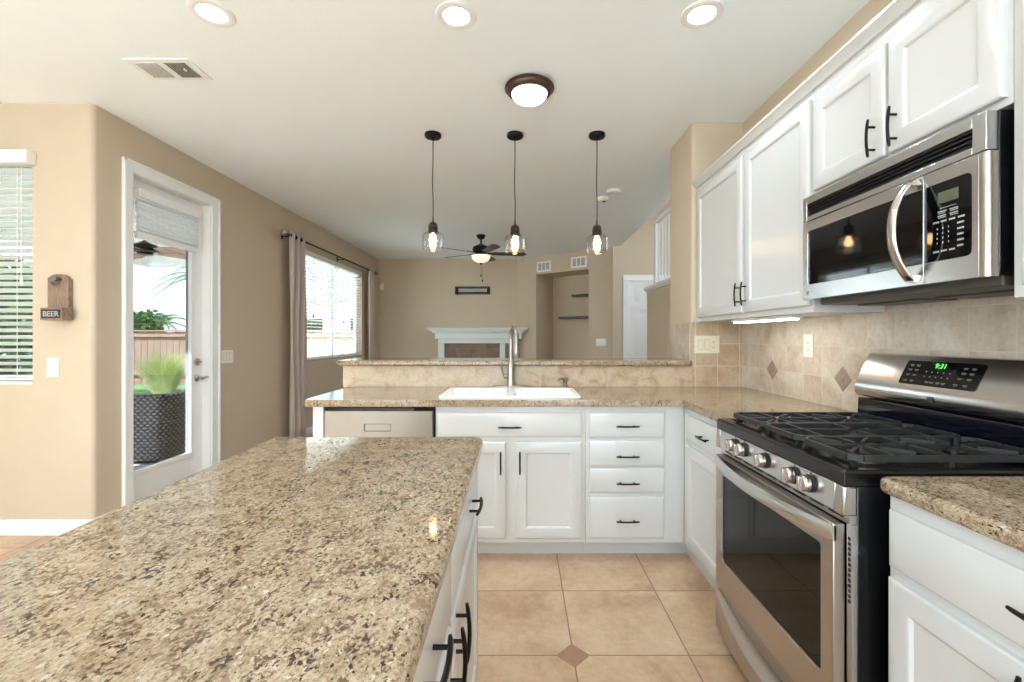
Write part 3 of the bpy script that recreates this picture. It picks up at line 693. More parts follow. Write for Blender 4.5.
obj('rim', mb, 'porcelain', t, smooth=50)
for (xa, xb) in ((-0.437, -0.085), (-0.045, 0.312)):
    mb = MB(); lv = [(0, zr), (0.006, zr-0.008), (0.010, zr-0.03), (0.014, 0.78), (0.03, 0.755), (0.06, 0.748)]; vs = []; n = None
    for ins, z in lv:
        L = rrect(xa+ins, xb-ins, 2.597+ins, 2.955-ins, 0.05); n = len(L); vs += ring(L, z)
    fs = [(a*n+i, a*n+(i+1) % n, (a+1)*n+(i+1) % n, (a+1)*n+i) for a in range(len(lv)-1) for i in range(n)]+[[(len(lv)-1)*n+i for i in range(n)]]
    mb.add(vs, fs); bo = obj('bowl', mb, 'porcelain', t, smooth=50)
    xm = (xa+xb)/2; obj('drain', MB().lathe([(0.045, 0.749), (0.042, 0.752), (0.02, 0.7505), (0, 0.7505)], (xm, 2.78, 0), 20), 'nickel', bo)
t = thing('faucet', 'brushed nickel pull-down faucet behind the white sink', 'faucet', (-0.067, 3.075, 0.914))
bp = rrect(-0.19, 0.057, 3.045, 3.105, 0.029); obj('base_plate', MB().prism(bp, 0.9145, 0.932), 'faucet', t, bevel=0.003)
mb = MB(); mb.lathe([(0.030, 0.932), (0.030, 0.945), (0.026, 0.96), (0.024, 1.05), (0.019, 1.09), (0.0165, 1.10)], (-0.067, 3.075, 0), 24)
fx, fy = 0.30, -0.954; pts = [(-0.067, 3.075, 1.08), (-0.067, 3.075, 1.24)]
for i in range(1, 13):
    a = PI*i/12; rr_ = 0.062; d = rr_*(1-math.cos(a)); pts.append((-0.067+fx*d, 3.075+fy*d, 1.24+0.085*math.sin(a)))
mb.tube(pts, 0.0155, 14); obj('spout', mb, 'faucet', t)
tip = pts[-1]
mb = MB().lathe([(0.014, 0.0), (0.0165, -0.01), (0.0165, -0.05), (0.021, -0.065), (0.021, -0.115), (0.017, -0.12), (0, -0.12)], tip, 18); obj('spray_head', mb, 'faucet', t)
mb = MB().lathe([(0.012, 0), (0.016, -0.008), (0.016, -0.03), (0, -0.034)], (-0.067-0.018, 3.075, 0.995), 14, 'x'); mb.tube([(-0.109, 3.072, 0.995), (-0.125, 3.06, 1.03), (-0.136, 3.05, 1.09)], [0.008, 0.007, 0.0055], 10); obj('lever', mb, 'faucet', t)
t = thing('soap_dispenser', 'small bronze soap pump at the right back of the sink', 'soap dispenser', (0.30, 3.075, 0.914))
obj('pump_body', MB().lathe([(0.022, 0.9145), (0.022, 0.926), (0.013, 0.930), (0.012, 0.962), (0.016, 0.968), (0.016, 0.982), (0.006, 0.986), (0, 0.986)], (0.30, 3.085, 0), 18), 'faucet', t)
obj('nozzle', MB().tube([(0.30, 3.085, 0.974), (0.272, 3.062, 0.980), (0.252, 3.045, 0.976), (0.246, 3.04, 0.964)], 0.0055, 8), 'faucet', t)

# ---------------------------------------------------------------- dishwasher
t = thing('dishwasher', 'stainless dishwasher with a pocket handle at the left of the peninsula', 'dishwasher', (-0.79, 2.85, 0))
obj('tub', MB().box(-1.100, -0.482, 2.560, 3.14, 0.10, 0.872), 'blackplastic', t)
mb = MB()
x0_, x1_, a0, a1, c0, c1 = -1.090, -0.492, -0.868, -0.725, 0.738, 0.776
mb.box(x0_, a0, 2.525, 2.559, 0.13, 0.848); mb.box(a1, x1_, 2.525, 2.559, 0.13, 0.848); mb.box(a0, a1, 2.525, 2.559, 0.13, c0); mb.box(a0, a1, 2.525, 2.559, c1, 0.848); mb.box(a0, a1, 2.529, 2.559, c0, c1)
dw = obj('door', mb, simple('satin_steel_panel', rgb(150, 140, 128), 0.38, 0.6), t)
mb = MB()
for (p, q, r, s) in ((a0-.002, a1+.002, c0-.002, c0), (a0-.002, a1+.002, c1, c1+.002), (a0-.002, a0, c0, c1), (a1, a1+.002, c0, c1)): mb.box(p, q, 2.5235, 2.526, r, s)
obj('pocket_rim', mb, 'ink', dw)
obj('control_strip', MB().box(-1.090, -0.492, 2.535, 2.559, 0.850, 0.866), 'gloss_black', t)
obj('toe_panel', MB().box(-1.095, -0.487, 2.62, 2.64, 0.0, 0.10), 'blackplastic', t)

# ---------------------------------------------------------------- island
I0 = Vector((-0.128, 1.588)); IA = math.radians(0.6)
isl = thing('island', 'white island cabinet with black pulls under a large speckled granite top', 'kitchen island', (I0.x, I0.y, 0), IA)
# local: x towards right edge (0), y 0 at the far edge
top = rp([(-0.735, 0.0), (0.0, 0.0), (0.0, -1.95), (-0.64, -1.95)], [0.03, 0.05, 0.05, 0.03])
tag(obj('island_top', MB().prism(top, 0.876, 0.914), 'granite', isl, local=True, bevel=0.014, seg=4), None, None)
obj('body', MB().prism([(-0.60, -1.92), (-0.036, -1.92), (-0.036, -0.03), (-0.70, -0.03)], 0.10, 0.875), 'cab', isl, local=True, bevel=0.002)
obj('plinth', MB().prism([(-0.56, -1.88), (-0.10, -1.88), (-0.10, -0.07), (-0.66, -0.07)], 0.0, 0.10), 'cab', isl, local=True)
RI = Matrix.Rotation(PI/2, 4, 'Z')
def ifront(kind, y0, y1, z0, z1, hy, hz, vert):
    # front plane x=-0.036 facing +X ; profile local x -> +y, local -y -> +x
    T = Matrix.Translation((-0.036, 0, 0)) @ RI
    mb = MB().rings(y0, y1, z0, z1, DOOR_RR if kind == 'door' else DRAW_RR, 0.0, T); o = obj(kind, mb, 'cab', isl, local=True, smooth=25)
    h = shift(pull_mb(vert=vert), hy, -0.019, hz); h.v = [T @ p for p in h.v]; obj('handle', h, 'bronze', o, local=True)
for (ya, yb, hd, hy) in ((-0.650, -0.045, -0.300, -0.618), (-1.270, -0.668, -0.925, -0.700), (-1.89, -1.288, -1.59, -1.85)):
    ifront('drawer', ya, yb, 0.700, 0.842, hd, 0.782, False); ifront('door', ya, yb, 0.13, 0.676, hy, 0.628, True)

# ================================================================ RANGE
t = thing('gas_range', 'stainless five-knob gas range with black cooktop and oven window', 'range', (1.2, 1.545, 0))
RY0, RY1 = 1.165, 1.925
obj('body', MB().box(0.862, 1.50, RY0+0.002, RY1-0.002, 0.03, 0.876), 'black', t, bevel=0.003)
mb = MB()
for x in (0.90, 1.45):
    for y in (RY0+0.05, RY1-0.05): mb.lathe([(0.018, 0), (0.018, 0.03)], (x, y, 0), 10)
obj('foot', mb, 'blackplastic', t)
# cooktop tray: rim with a sunken floor
mb = MB(); co = [(0.832, RY0), (1.44, RY0), (1.44, RY1), (0.832, RY1)]
z_t, z_b = 0.918, 0.877
mb.add([(0.828, RY0, z_b), (1.44, RY0, z_b), (1.44, RY1, z_b), (0.828, RY1, z_b),
        (0.828, RY0, 0.912), (1.44, RY0, 0.912), (1.44, RY1, 0.912), (0.828, RY1, 0.912),
        (0.838, RY0+.006, z_t), (1.44, RY0+.006, z_t), (1.44, RY1-.006, z_t), (0.838, RY1-.006, z_t),
        (0.872, RY0+.025, z_t), (1.42, RY0+.025, z_t), (1.42, RY1-.025, z_t), (0.872, RY1-.025, z_t),
        (0.885, RY0+.04, 0.905), (1.41, RY0+.04, 0.905), (1.41, RY1-.04, 0.905), (0.885, RY1-.04, 0.905)],
       [(3, 2, 1, 0)]+[(4*j+k, 4*j+(k+1) % 4, 4*(j+1)+(k+1) % 4, 4*(j+1)+k) for j in range(4) for k in range(4)]+[(16, 17, 18, 19)])
ct = obj('cooktop', mb, 'black', t, smooth=0, bevel=0.002)
# burners
for (bx, by, r) in ((0.99, 1.33, 0.050), (1.27, 1.33, 0.038), (0.99, 1.76, 0.042), (1.27, 1.76, 0.050), (1.13, 1.545, 0.046)):
    bu = obj('burner', MB().lathe([(r+0.012, 0.9055), (r+0.010, 0.911), (r, 0.913), (r, 0.921), (r*.9, 0.924)], (bx, by, 0), 28), 'burner', ct)
    obj('burner_cap', MB().lathe([(r*0.93, 0.925), (r*0.97, 0.931), (r*0.9, 0.935), (0, 0.936)], (bx, by, 0), 28), 'iron', bu)
# cast iron grates: three sections
def grate(ya, yb, burners):
    mb = MB(); x0, x1 = 0.878, 1.405; zt = 0.948; w = 0.0075
    def bar_(p, q, h=0.012):
        p = Vector((*p, 0)); q = Vector((*q, 0)); d = (q-p).normalized(); n = Vector((-d.y, d.x, 0))*w
        mb.add([(p-n)+Vector((0, 0, zt-h-0.003)), (p+n)+Vector((0, 0, zt-h-0.003)), (q+n)+Vector((0, 0, zt-h-0.003)), (q-n)+Vector((0, 0, zt-h-0.003)),
                (p-n*.7)+Vector((0, 0, zt)), (p+n*.7)+Vector((0, 0, zt)), (q+n*.7)+Vector((0, 0, zt)), (q-n*.7)+Vector((0, 0, zt))],
               [(0, 1, 2, 3), (7, 6, 5, 4), (0, 4, 5, 1), (1, 5, 6, 2), (2, 6, 7, 3), (3, 7, 4, 0)])
    c = 0.025
    loop = [(x0+c, ya), (x1-c, ya), (x1, ya+c), (x1, yb-c), (x1-c, yb), (x0+c, yb), (x0, yb-c), (x0, ya+c)]
    for i in range(8): bar_(loop[i], loop[(i+1) % 8], 0.014)
    for (bx, by, r) in burners:
        for a in range(4):
            an = a*PI/2
            dx, dy = math.cos(an), math.sin(an)
            lim = []
            if abs(dx) > .5: L = (x1-bx) if dx > 0 else (bx-x0)
            else: L = (yb-by) if dy > 0 else (by-ya)
            L = min(L, 0.15); bar_((bx+dx*0.018, by+dy*0.018), (bx+dx*L, by+dy*L), 0.016)
        if len(burners) > 1:
            for a in range(4):
                an = PI/4+a*PI/2; dx, dy = math.cos(an), math.sin(an); bar_((bx+dx*0.045, by+dy*0.045), (bx+dx*0.125, by+dy*0.125 if ya < by+dy*0.125 < yb else (ya if dy < 0 else yb)), 0.012)
    if len(burners) > 1:
        bar_((1.13, ya), (1.13, yb), 0.014)
    else:
        for x in (0.96, 1.30): bar_((x, ya), (x, yb), 0.014)
        bar_((x0, (ya+yb)/2), (0.985, (ya+yb)/2)); bar_((1.275, (ya+yb)/2), (x1, (ya+yb)/2))
    for (x, y) in loop[1::2]+[(1.13, ya), (1.13, yb)]:
        z0_ = 0.906; s = 0.007; xx = min(max(x, x0+.016), x1-.016); yy = y
        mb.box(xx-s, xx+s, yy-s, yy+s, z0_, zt-0.008)
    obj('grate', mb, 'iron', t, smooth=0, bevel=0.0015)
grate(RY0+0.034, 1.428, ((0.99, 1.33, .05), (1.27, 1.33, .04)))
grate(1.440, 1.650, ((1.13, 1.545, .05),))
grate(1.662, RY1-0.034, ((0.99, 1.76, .05), (1.27, 1.76, .04)))
# control panel with knobs
mb = MB(); mb.prism([(0.824, 0.802), (0.829, 0.876), (0.862, 0.876), (0.862, 0.802)], RY0+0.035, RY1-0.035, 'y')
cp = obj('control_panel', mb, 'steel', t, bevel=0.003)
for a, b in ((RY0, RY0+0.034), (RY1-0.034, RY1)): obj('end_cap', MB().prism([(0.822, 0.800), (0.827, 0.876), (0.862, 0.876), (0.862, 0.800)], a, b, 'y'), 'nickel', cp, bevel=0.005)
for y in (1.757, 1.687, 1.540, 1.378, 1.300):
    zc = 0.842; mb = MB(); mb.lathe([(0.0255, 0.0), (0.0255, -0.006)], (0.826, y, zc), 24, 'x'); 
    kb = obj('knob', mb, 'ink', t)
    mb = MB().lathe([(0.0215, -0.006), (0.0238, -0.010), (0.0226, -0.024), (0.0198, -0.028), (0, -0.0285)], (0.826, y, zc), 28, 'x'); mb.box(0.826-0.037, 0.826-0.024, y-0.0055, y+0.0055, zc-0.021, zc+0.021); obj('knob_grip', mb, 'nickel', kb, bevel=0.0015)
    obj('dial_mark', MB().box(0.8270, 0.8285, y-0.001, y+0.001, zc+0.0265, zc+0.032), 'ink', kb)
# vent slot band
mb = MB().box(0.846, 0.862, RY0+0.004, RY1-0.004, 0.776, 0.802); vb = obj('vent_band', mb, 'steel', t)
mb = MB()
for i in range(9):
    ya = RY0+0.03+i*0.079; mb.box(0.8440, 0.8462, ya, ya+0.055, 0.786, 0.793)
obj('vent_slots', mb, 'ink', vb)
# side trims
for ya, yb in ((RY0+0.001, RY0+0.020), (RY1-0.020, RY1-0.001)):
    st = obj('side_trim', MB().box(0.848, 0.862, ya, yb, 0.05, 0.776), 'steel', t)
mb = MB()
for i in range(13): mb.box(0.8465, 0.8485, RY0+0.007, RY0+0.0135, 0.735-i*0.0135, 0.743-i*0.0135)
obj('trim_slots', mb, 'ink', t)
# oven door
DYa, DYb, Dz0, Dz1 = RY0+0.022, RY1-0.022, 0.232, 0.772; wa, wb_, wz0, wz1 = 1.238, 1.845, 0.352, 0.700; xd0, xd1 = 0.814, 0.846
win = [(p[0], p[1]) for p in rrect(wa, wb_, wz0, wz1, 0.012)]
tmp = plate_hole([(DYa, Dz0), (DYb, Dz0), (DYb, Dz1), (DYa, Dz1)], win, 0, 1); tmp.v = [Vector((xd1+(xd0-xd1)*p.z, p.x, p.y)) for p in tmp.v]
dr = obj('oven_door', tmp, 'steel_dark', t, bevel=0.003)
obj('oven_window', MB().box(0.820, 0.824, wa-0.004, wb_+0.004, wz0-0.004, wz1+0.004), 'oven_glass', dr)
mb = MB(); k = 0.05   # dark frit border behind the glass, and the cavity with racks
tmp = plate_hole([(wa-0.01, wz0-0.01), (wb_+0.01, wz0-0.01), (wb_+0.01, wz1+0.01), (wa-0.01, wz1+0.01)], rrect(wa+0.045, wb_-0.045, wz0+0.05, wz1-0.05, 0.01), 0, 1)
tmp.v = [Vector((0.832-0.004*p.z, p.x, p.y)) for p in tmp.v]; obj('window_border', tmp, 'gloss_black', dr)
obj('inner_glass', MB().box(0.836, 0.840, wa, wb_, wz0, wz1), simple('warm_dark_liner', rgb(58, 46, 38), 0.12), dr)
# bowed handle
mb = MB(); n = 16; vs = []
for i in range(n+1):
    tt = -1+2*i/n; y = (DYa+DYb)/2+tt*(DYb-DYa)/2; bow = 0.046*(1-tt*tt)
    zc = 0.748; hx = xd0-0.001-bow
    for (dx, dz) in ((-0.004, -0.014), (-0.007, -0.002), (-0.004, 0.012), (0.000, 0.021), (0.006, 0.019), (0.006, -0.018), (-0.001, -0.021)): vs.append((hx+dx+0.004, y, zc+dz))
fs = [(j*7+k, j*7+(k+1) % 7, (j+1)*7+(k+1) % 7, (j+1)*7+k) for j in range(n) for k in range(7)]+[list(range(7))[::-1], [n*7+k for k in range(7)]]
mb.add(vs, fs)
obj('door_handle', mb, 'steel', dr, smooth=50)
# warming drawer with scooped, bowed front
vs = []; n = 20
for i in range(n+1):
    tt = -1+2*i/n; y = (DYa+DYb)/2+tt*(DYb-DYa)/2; s = 1-abs(tt)**2.0
    for (x, z) in ((0.850, 0.030), (0.832-0.012*s, 0.030), (0.816-0.020*s, 0.055), (0.814-0.024*s, 0.205-0.075*s), (0.820-0.022*s, 0.212-0.072*s), (0.824+0.014*s, 0.214-0.060*s), (0.824+0.012*s, 0.222), (0.850, 0.222)): vs.append((x, y, z))
fs = [(j*8+k, j*8+(k+1) % 8, (j+1)*8+(k+1) % 8, (j+1)*8+k) for j in range(n) for k in range(8)]+[list(range(8))[::-1], [n*8+k for k in range(8)]]
obj('warming_drawer', MB().add(vs, fs), 'steel_dark', t, smooth=35)
# backguard
obj('riser', MB().prism([(1.425, 0.906), (1.418, 0.925), (1.422, 1.008), (1.50, 1.008), (1.50, 0.906)], RY0+0.004, RY1-0.004, 'y'), 'navy', t, bevel=0.004)
prof = [(1.50, 1.010), (1.440, 1.012), (1.422, 1.016), (1.412, 1.030), (1.410, 1.055), (1.416, 1.078), (1.468, 1.182), (1.478, 1.192), (1.50, 1.194)]
bg = obj('backguard', MB().prism(prof, RY0-0.002, RY1+0.002, 'y'), 'steel', t, bevel=0.004, smooth=50)
# slanted console frame: local x = -Y, local y = up the slope, z = outward
su = Vector((1.468-1.416, 0, 1.182-1.078)).normalized(); sx = Vector((0, -1, 0)); sn = sx.cross(su)
O_ = Vector((1.442, 1.569, 1.130))
SL = Matrix(((sx.x, su.x, sn.x, O_.x), (sx.y, su.y, sn.y, O_.y), (sx.z, su.z, sn.z, O_.z), (0, 0, 0, 1)))
con = rp([(-0.141, -0.046), (0.141, -0.046), (0.148, 0.046), (-0.134, 0.046)], 0.009)
con = rp([(-0.145, -0.047), (0.145, -0.047), (0.145, 0.047), (-0.145, 0.047)], 0.010)
cc = obj('console_glass', MB().prism(con, 0.0, 0.0022, 'z', SL), 'gloss_black', bg)
obj('clock_digits', text_mb('9:31', 0.026, SL @ Matrix.Translation((-0.005, 0.030, 0.0024)), 0.0002), 'green_led', cc)
mb = MB()
for r_, (yy, xs) in enumerate(((0.028, (-0.118, -0.092, 0.085, 0.112)), (0.010, (-0.118, -0.092, 0.085, 0.112)), (-0.010, (-0.118, -0.092, 0.080, 0.112)), (-0.033, (-0.120, -0.092, -0.030, -0.012, 0.012, 0.032, 0.075, 0.108)))):
    for x in xs:
        mb.box(x-0.008, x+0.008, yy+0.001, yy+0.0022, 0.0022, 0.0026, SL); mb.box(x-0.006, x+0.006, yy-0.003, yy-0.0018, 0.0022, 0.0026, SL)
for yy in (0.006, -0.012):
    for x in (-0.050, -0.028, -0.006, 0.016, 0.038): mb.box(x-0.0016, x+0.0016, yy-0.002, yy+0.002, 0.0022, 0.0026, SL)
obj('key_legends', mb, 'greymark', cc)
# maker's mark: dark square with small light letters
FL = Matrix.Translation((1.4095, 1.568, 1.043)) @ FR_NEGX
mk = obj('maker_badge', MB().box(-0.012, 0.012, -0.011, 0.011, 0, 0.0012, FL), 'ink', bg)
mb = text_mb('K', 0.015, FL @ Matrix.Translation((-0.005, 0.004, 0.0014)), 0.0002); m2 = text_mb('M', 0.012, FL @ Matrix.Translation((0.004, -0.004, 0.0014)), 0.0002)
for y_ in (0.006, 0.0095): mb.box(0.0015, 0.0095, y_-0.0007, y_+0.0007, 0.0012, 0.0016, FL)
mb.add(m2.v, m2.f); obj('badge_letters', mb, 'nickel', mk)

# ================================================================ MICROWAVE
t = thing('microwave', 'stainless over-the-range microwave with black window and curved handle', 'microwave', (1.36, 1.52, 1.41))
MY0, MY1, MX, Mz0, Mz1 = 1.146, 1.896, 1.175, 1.4135, 1.834
obj('case', MB().box(1.205, 1.534, MY0, MY1, Mz0+0.008, Mz1), 'black', t, bevel=0.003)
mb = MB().box(1.235, 1.534, MY0+0.02, MY1-0.02, 1.392, Mz0+0.008); mb.box(1.36, 1.50, 1.22, 1.50, 1.386, 1.394); mb.box(1.36, 1.50, 1.56, 1.84, 1.386, 1.394)
obj('underside', mb, simple('grey_metal_underside', rgb(92, 88, 82), 0.5, 0.4), t, bevel=0.004)
mb = MB(); gz0, gz1 = 1.754, 1.803
mb.box(MX, 1.205, MY0+0.003, 1.186, 1.734, Mz1); mb.box(MX, 1.205, 1.872, MY1, 1.734, Mz1); mb.box(MX, 1.205, 1.186, 1.872, 1.734, gz0); mb.box(MX, 1.205, 1.186, 1.872, gz1, Mz1); mb.box(1.198, 1.205, 1.186, 1.872, gz0, gz1)
tg = obj('top_panel', mb, 'steel', t, bevel=0.002)
mb = MB().box(1.194, 1.1985, 1.186, 1.872, gz0, gz1)
for i in range(4): z = gz0+0.004+i*0.0125; mb.prism([(MX+0.003, z), (MX+0.003, z+0.004), (1.195, z+0.010), (1.195, z+0.006)], 1.186, 1.872, 'y')
obj('vent_louvers', mb, 'blackplastic', tg)
# door with window opening
wl = rp([(1.332, 1.474), (1.866, 1.474), (1.866, 1.692), (1.332, 1.692)], [0.001, 0.016, 0.016, 0.001])
tmp = plate_hole([(1.3285, Mz0), (MY1, Mz0), (MY1, 1.731), (1.3285, 1.731)], wl, 0, 1); tmp.v = [Vector((1.204+(MX-1.204)*p.z, p.x, p.y)) for p in tmp.v]
d = obj('door', tmp, 'steel', t, bevel=0.0015)
obj('door_window', MB().box(1.180, 1.2, 1.3318, 1.867, 1.473, 1.693), 'gloss_black', d)
mb = MB(); n = 18; vs = []; K = 10
for i in range(n+1):
    tt = -1+2*i/n; z = 1.577+tt*0.150; bx = MX-0.010-0.056*(1-abs(tt)**2.3)
    for k in range(K):
        a = 2*PI*k/K; vs.append((bx+0.0085*math.cos(a), 1.362+0.0165*math.sin(a), z))
mb.add(vs, [(j*K+k, j*K+(k+1) % K, (j+1)*K+(k+1) % K, (j+1)*K+k) for j in range(n) for k in range(K)]+[list(range(K))[::-1], [n*K+k for k in range(K)]])
for z in (1.433, 1.721): mb.box(MX-0.014, MX+0.001, 1.350, 1.374, z-0.010, z+0.010)
obj('door_handle', mb, 'nickel', d, smooth=60)
# round emblem, lower far corner of the door
FE = Matrix.Translation((MX-0.0002, 1.862, 1.440)) @ FR_NEGX
em = obj('round_emblem', MB().lathe([(0.0, 0), (0.0125, 0), (0.0125, 0.0012), (0.0108, 0.0012), (0.0108, 0.0006), (0, 0.0006)], (0, 0, 0), 24, 'z', FE), 'plate', d)
obj('emblem_face', MB().lathe([(0, 0.0007), (0.0105, 0.0007), (0.0105, 0.0009), (0, 0.0009)], (0, 0, 0), 24, 'z', FE), 'ink', em)
mb = MB(); mb.tube([(math.cos(a)*0.0055-0.001, math.sin(a)*0.0055, 0.0013) for a in [0.6+i*0.5 for i in range(11)]], 0.0006, 5, FE); mb.tube([(0.005, 0.003, 0.0013), (0.002, 0.0, 0.0013), (0.006, -0.003, 0.0013), (0.001, -0.007, 0.0013)], 0.0009, 5, FE); obj('emblem_script', mb, 'plate', em)
# control panel
pl = rp([(1.186, 1.474), (1.3255, 1.474), (1.3255, 1.692), (1.186, 1.692)], [0.018, 0.001, 0.001, 0.018])
tmp = plate_hole([(MY0+0.022, Mz0), (1.3265, Mz0), (1.3265, 1.731), (MY0+0.022, 1.731)], pl, 0, 1); tmp.v = [Vector((1.204+(MX-1.204)*p.z, p.x, p.y)) for p in tmp.v]
cp = obj('control_panel', tmp, 'steel', t, bevel=0.0015)
obj('edge_column', MB().prism(rp([(MX, MY0+0.021), (MX, MY0), (1.204, MY0), (1.204, MY0+0.021)], [0, 0.014, 0, 0]), Mz0, 1.731), 'nickel', cp)
kp = obj('keypad', MB().box(1.179, 1.2, 1.185, 1.326, 1.473, 1.693), 'gloss_black', cp)
FK = Matrix.Translation((1.1788, 1.256, 1.583)) @ FR_NEGX
obj('display', MB().box(-0.030, 0.030, 0.052, 0.083, 0, 0.0006, FK), 'lcd', kp)
mb = MB(); rnd = random.Random(3)
def word(cx, cy, w, h=0.0032):
    x = cx-w/2
    while x < cx+w/2-0.0015:
        l = rnd.uniform(0.0018, 0.0036); mb.box(x, min(x+l, cx+w/2), cy-h/2, cy+h/2, 0, 0.0004, FK); x += l+0.0010
word(0.0, 0.038, 0.046, 0.0016)
for yy in (0.026, 0.014):
    for x in (-0.018, 0.018): word(x, yy+0.003, 0.026); word(x, yy-0.002, 0.022, 0.0022)
for x in (-0.036, -0.012, 0.012, 0.038): word(x, 0.001, 0.018, 0.005)
for i in range(4):
    for j in range(3): word(-0.032+j*0.017, -0.018-i*0.0135, 0.0035, 0.0050)
for i in range(5): word(0.036, -0.014-i*0.0155, 0.018, 0.0052)
for x in (-0.036, -0.012, 0.012): word(x, -0.082, 0.018, 0.005)
obj('key_legends', mb, 'greymark', kp)
# ================================================================ CEILING FIXTURES
for i, (x, y) in enumerate(CAN_XY[:3]):
    lab = ['recessed ceiling light at the upper left, leftmost of three', 'recessed ceiling light at the top centre, middle of three', 'recessed ceiling light at the upper right, above the wall cabinets'][i]
    t = thing('recessed_light', lab, 'ceiling light', (x, y, CEIL), group='recessed ceiling lights')
    obj('trim_ring', MB().lathe([(0.060, -0.0005), (0.062, -0.005), (0.070, -0.006), (0.082, -0.008), (0.094, -0.004), (0.096, -0.0005)], (0, 0, 0), 40), 'white', t, local=True)
    obj('lens', MB().lathe([(0.061, -0.0025), (0.05, -0.004), (0, -0.005)], (0, 0, 0), 32), 'canlens', t, local=True)
for i, (x, y) in enumerate(CAN_XY[3:]):
    t = thing('recessed_light', ['added unseen recessed light above the island, left row', 'added unseen recessed light above the camera, middle row', 'added unseen recessed light over the near right counter', 'added unseen recessed light behind the camera'][i], 'ceiling light', (x, y, CEIL), group='recessed ceiling lights')
    obj('trim_ring', MB().lathe([(0.060, -0.0005), (0.062, -0.005), (0.070, -0.006), (0.082, -0.008), (0.094, -0.004), (0.096, -0.0005)], (0, 0, 0), 40), 'white', t, local=True)
    obj('lens', MB().lathe([(0.061, -0.0025), (0.05, -0.004), (0, -0.005)], (0, 0, 0), 32), 'canlens', t, local=True)
# flush dome light
t = thing('flush_light', 'round ceiling light with a bronze ring and lit white dome', 'ceiling light', (0.05, 2.70, CEIL))
obj('ring', MB().lathe([(0.11, -0.0005), (0.135, -0.004), (0.146, -0.012), (0.147, -0.020), (0.138, -0.026), (0.136, -0.034), (0.124, -0.046), (0.112, -0.050), (0.10, -0.046)], (0, 0, 0), 48), 'rust', t, local=True)
obj('dome', MB().lathe([(0.108, -0.046), (0.104, -0.060), (0.088, -0.080), (0.06, -0.094), (0.03, -0.101), (0, -0.103)], (0, 0, 0), 40, caps=False), 'dome', t, local=True)
# ceiling supply vent
t = thing('ceiling_vent', 'white rectangular ceiling vent near the upper left', 'vent', (-1.955, 2.53, CEIL))
mb = MB().box(-0.175, 0.175, -0.10, 0.10, -0.006, -0.0005)
obj('frame', mb, 'white', t, local=True, bevel=0.002)
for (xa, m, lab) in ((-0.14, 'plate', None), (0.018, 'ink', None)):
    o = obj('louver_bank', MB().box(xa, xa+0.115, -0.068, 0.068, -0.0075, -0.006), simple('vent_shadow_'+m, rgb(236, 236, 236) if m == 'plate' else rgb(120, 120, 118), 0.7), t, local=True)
    mb = MB()
    for i in range(9):
        x = xa+0.004+i*0.0135; mb.prism([(x, -0.0075), (x+0.002, -0.0075), (x+0.008, -0.014), (x+0.006, -0.014)], -0.068, 0.068, 'y')
    obj('fins', mb, 'plate', o, local=True)
obj('damper_lever', MB().box(0.10, 0.106, -0.03, -0.01, -0.022, -0.013), 'plate', t, local=True)
# smoke detectors
for (x, y, r, lab, d) in ((0.94, 4.62, 0.070, 'round white smoke detector on the ceiling, nearer of the two', 0.030), (0.875, 4.86, 0.062, 'round white detector with a dark sensor spot, farther of the two', 0.045)):
    t = thing('smoke_detector', lab, 'smoke detector', (x, y, CEIL))
    obj('housing', MB().lathe([(r, -0.0005), (r, -d*0.5), (r*0.9, -d*0.85), (r*0.6, -d), (0, -d)], (0, 0, 0), 32), 'plate', t, local=True)
    obj('sensor_grille', MB().lathe([(r*0.3, -d), (r*0.28, -d-0.004), (0, -d-0.004)], (0.01, -0.01, 0), 16), 'ink' if d > .04 else 'plate', t, local=True)
# pendants
PX = [(-0.646, 'left', 0.0), (-0.044, 'middle', -0.02), (0.558, 'right', -0.02)]
for i, (x, w, dz) in enumerate(PX):
    t = thing('pendant_light', 'clear glass pendant on a dark cord over the bar, %s of the three' % {'left': 'leftmost', 'middle': 'middle', 'right': 'rightmost'}[w], 'pendant light', (x, 3.34, CEIL), group='glass pendants over the bar')
    zt = -0.645+dz
    obj('canopy', MB().lathe([(0.0585, -0.0005), (0.060, -0.004), (0.060, -0.020), (0.055, -0.026), (0.012, -0.027), (0.010, -0.036), (0, -0.037)], (0, 0, 0), 32), 'bronze', t, local=True)
    obj('cord', MB().tube([(0, 0, -0.03), (0.0, 0, -0.2), (-0.004, 0, -0.35), (0.001, 0, -0.5), (0, 0, zt-0.01)], 0.0034, 8), 'bronze', t, local=True)
    obj('socket', MB().lathe([(0.005, zt+0.03), (0.006, zt), (0.017, zt-0.004), (0.028, zt-0.014), (0.034, zt-0.030), (0.032, zt-0.038), (0.036, zt-0.046), (0.032, zt-0.054), (0.036, zt-0.062), (0.037, zt-0.078), (0.030, zt-0.086), (0.0, zt-0.087)], (0, 0, 0), 24), 'socket', t, local=True)
    z0 = zt-0.075
    sh_ = obj('glass_shade', MB().lathe([(0.034, z0), (0.060, z0-0.006), (0.073, z0-0.014), (0.077, z0-0.026), (0.077, z0-0.118), (0.0745, z0-0.130), (0.0715, z0-0.130), (0.0735, z0-0.118), (0.0735, z0-0.028), (0.070, z0-0.018), (0.058, z0-0.010), (0.034, z0-0.004), (0.034, z0)], (0, 0, 0), 40, caps=False), 'shade', t, local=True)
    obj('bulb', MB().lathe([(0.013, zt-0.087), (0.014, zt-0.096), (0.021, zt-0.112), (0.027, zt-0.130), (0.027, zt-0.143), (0.018, zt-0.158), (0, zt-0.164)], (0, 0, 0), 20), 'bulb', t, local=True)
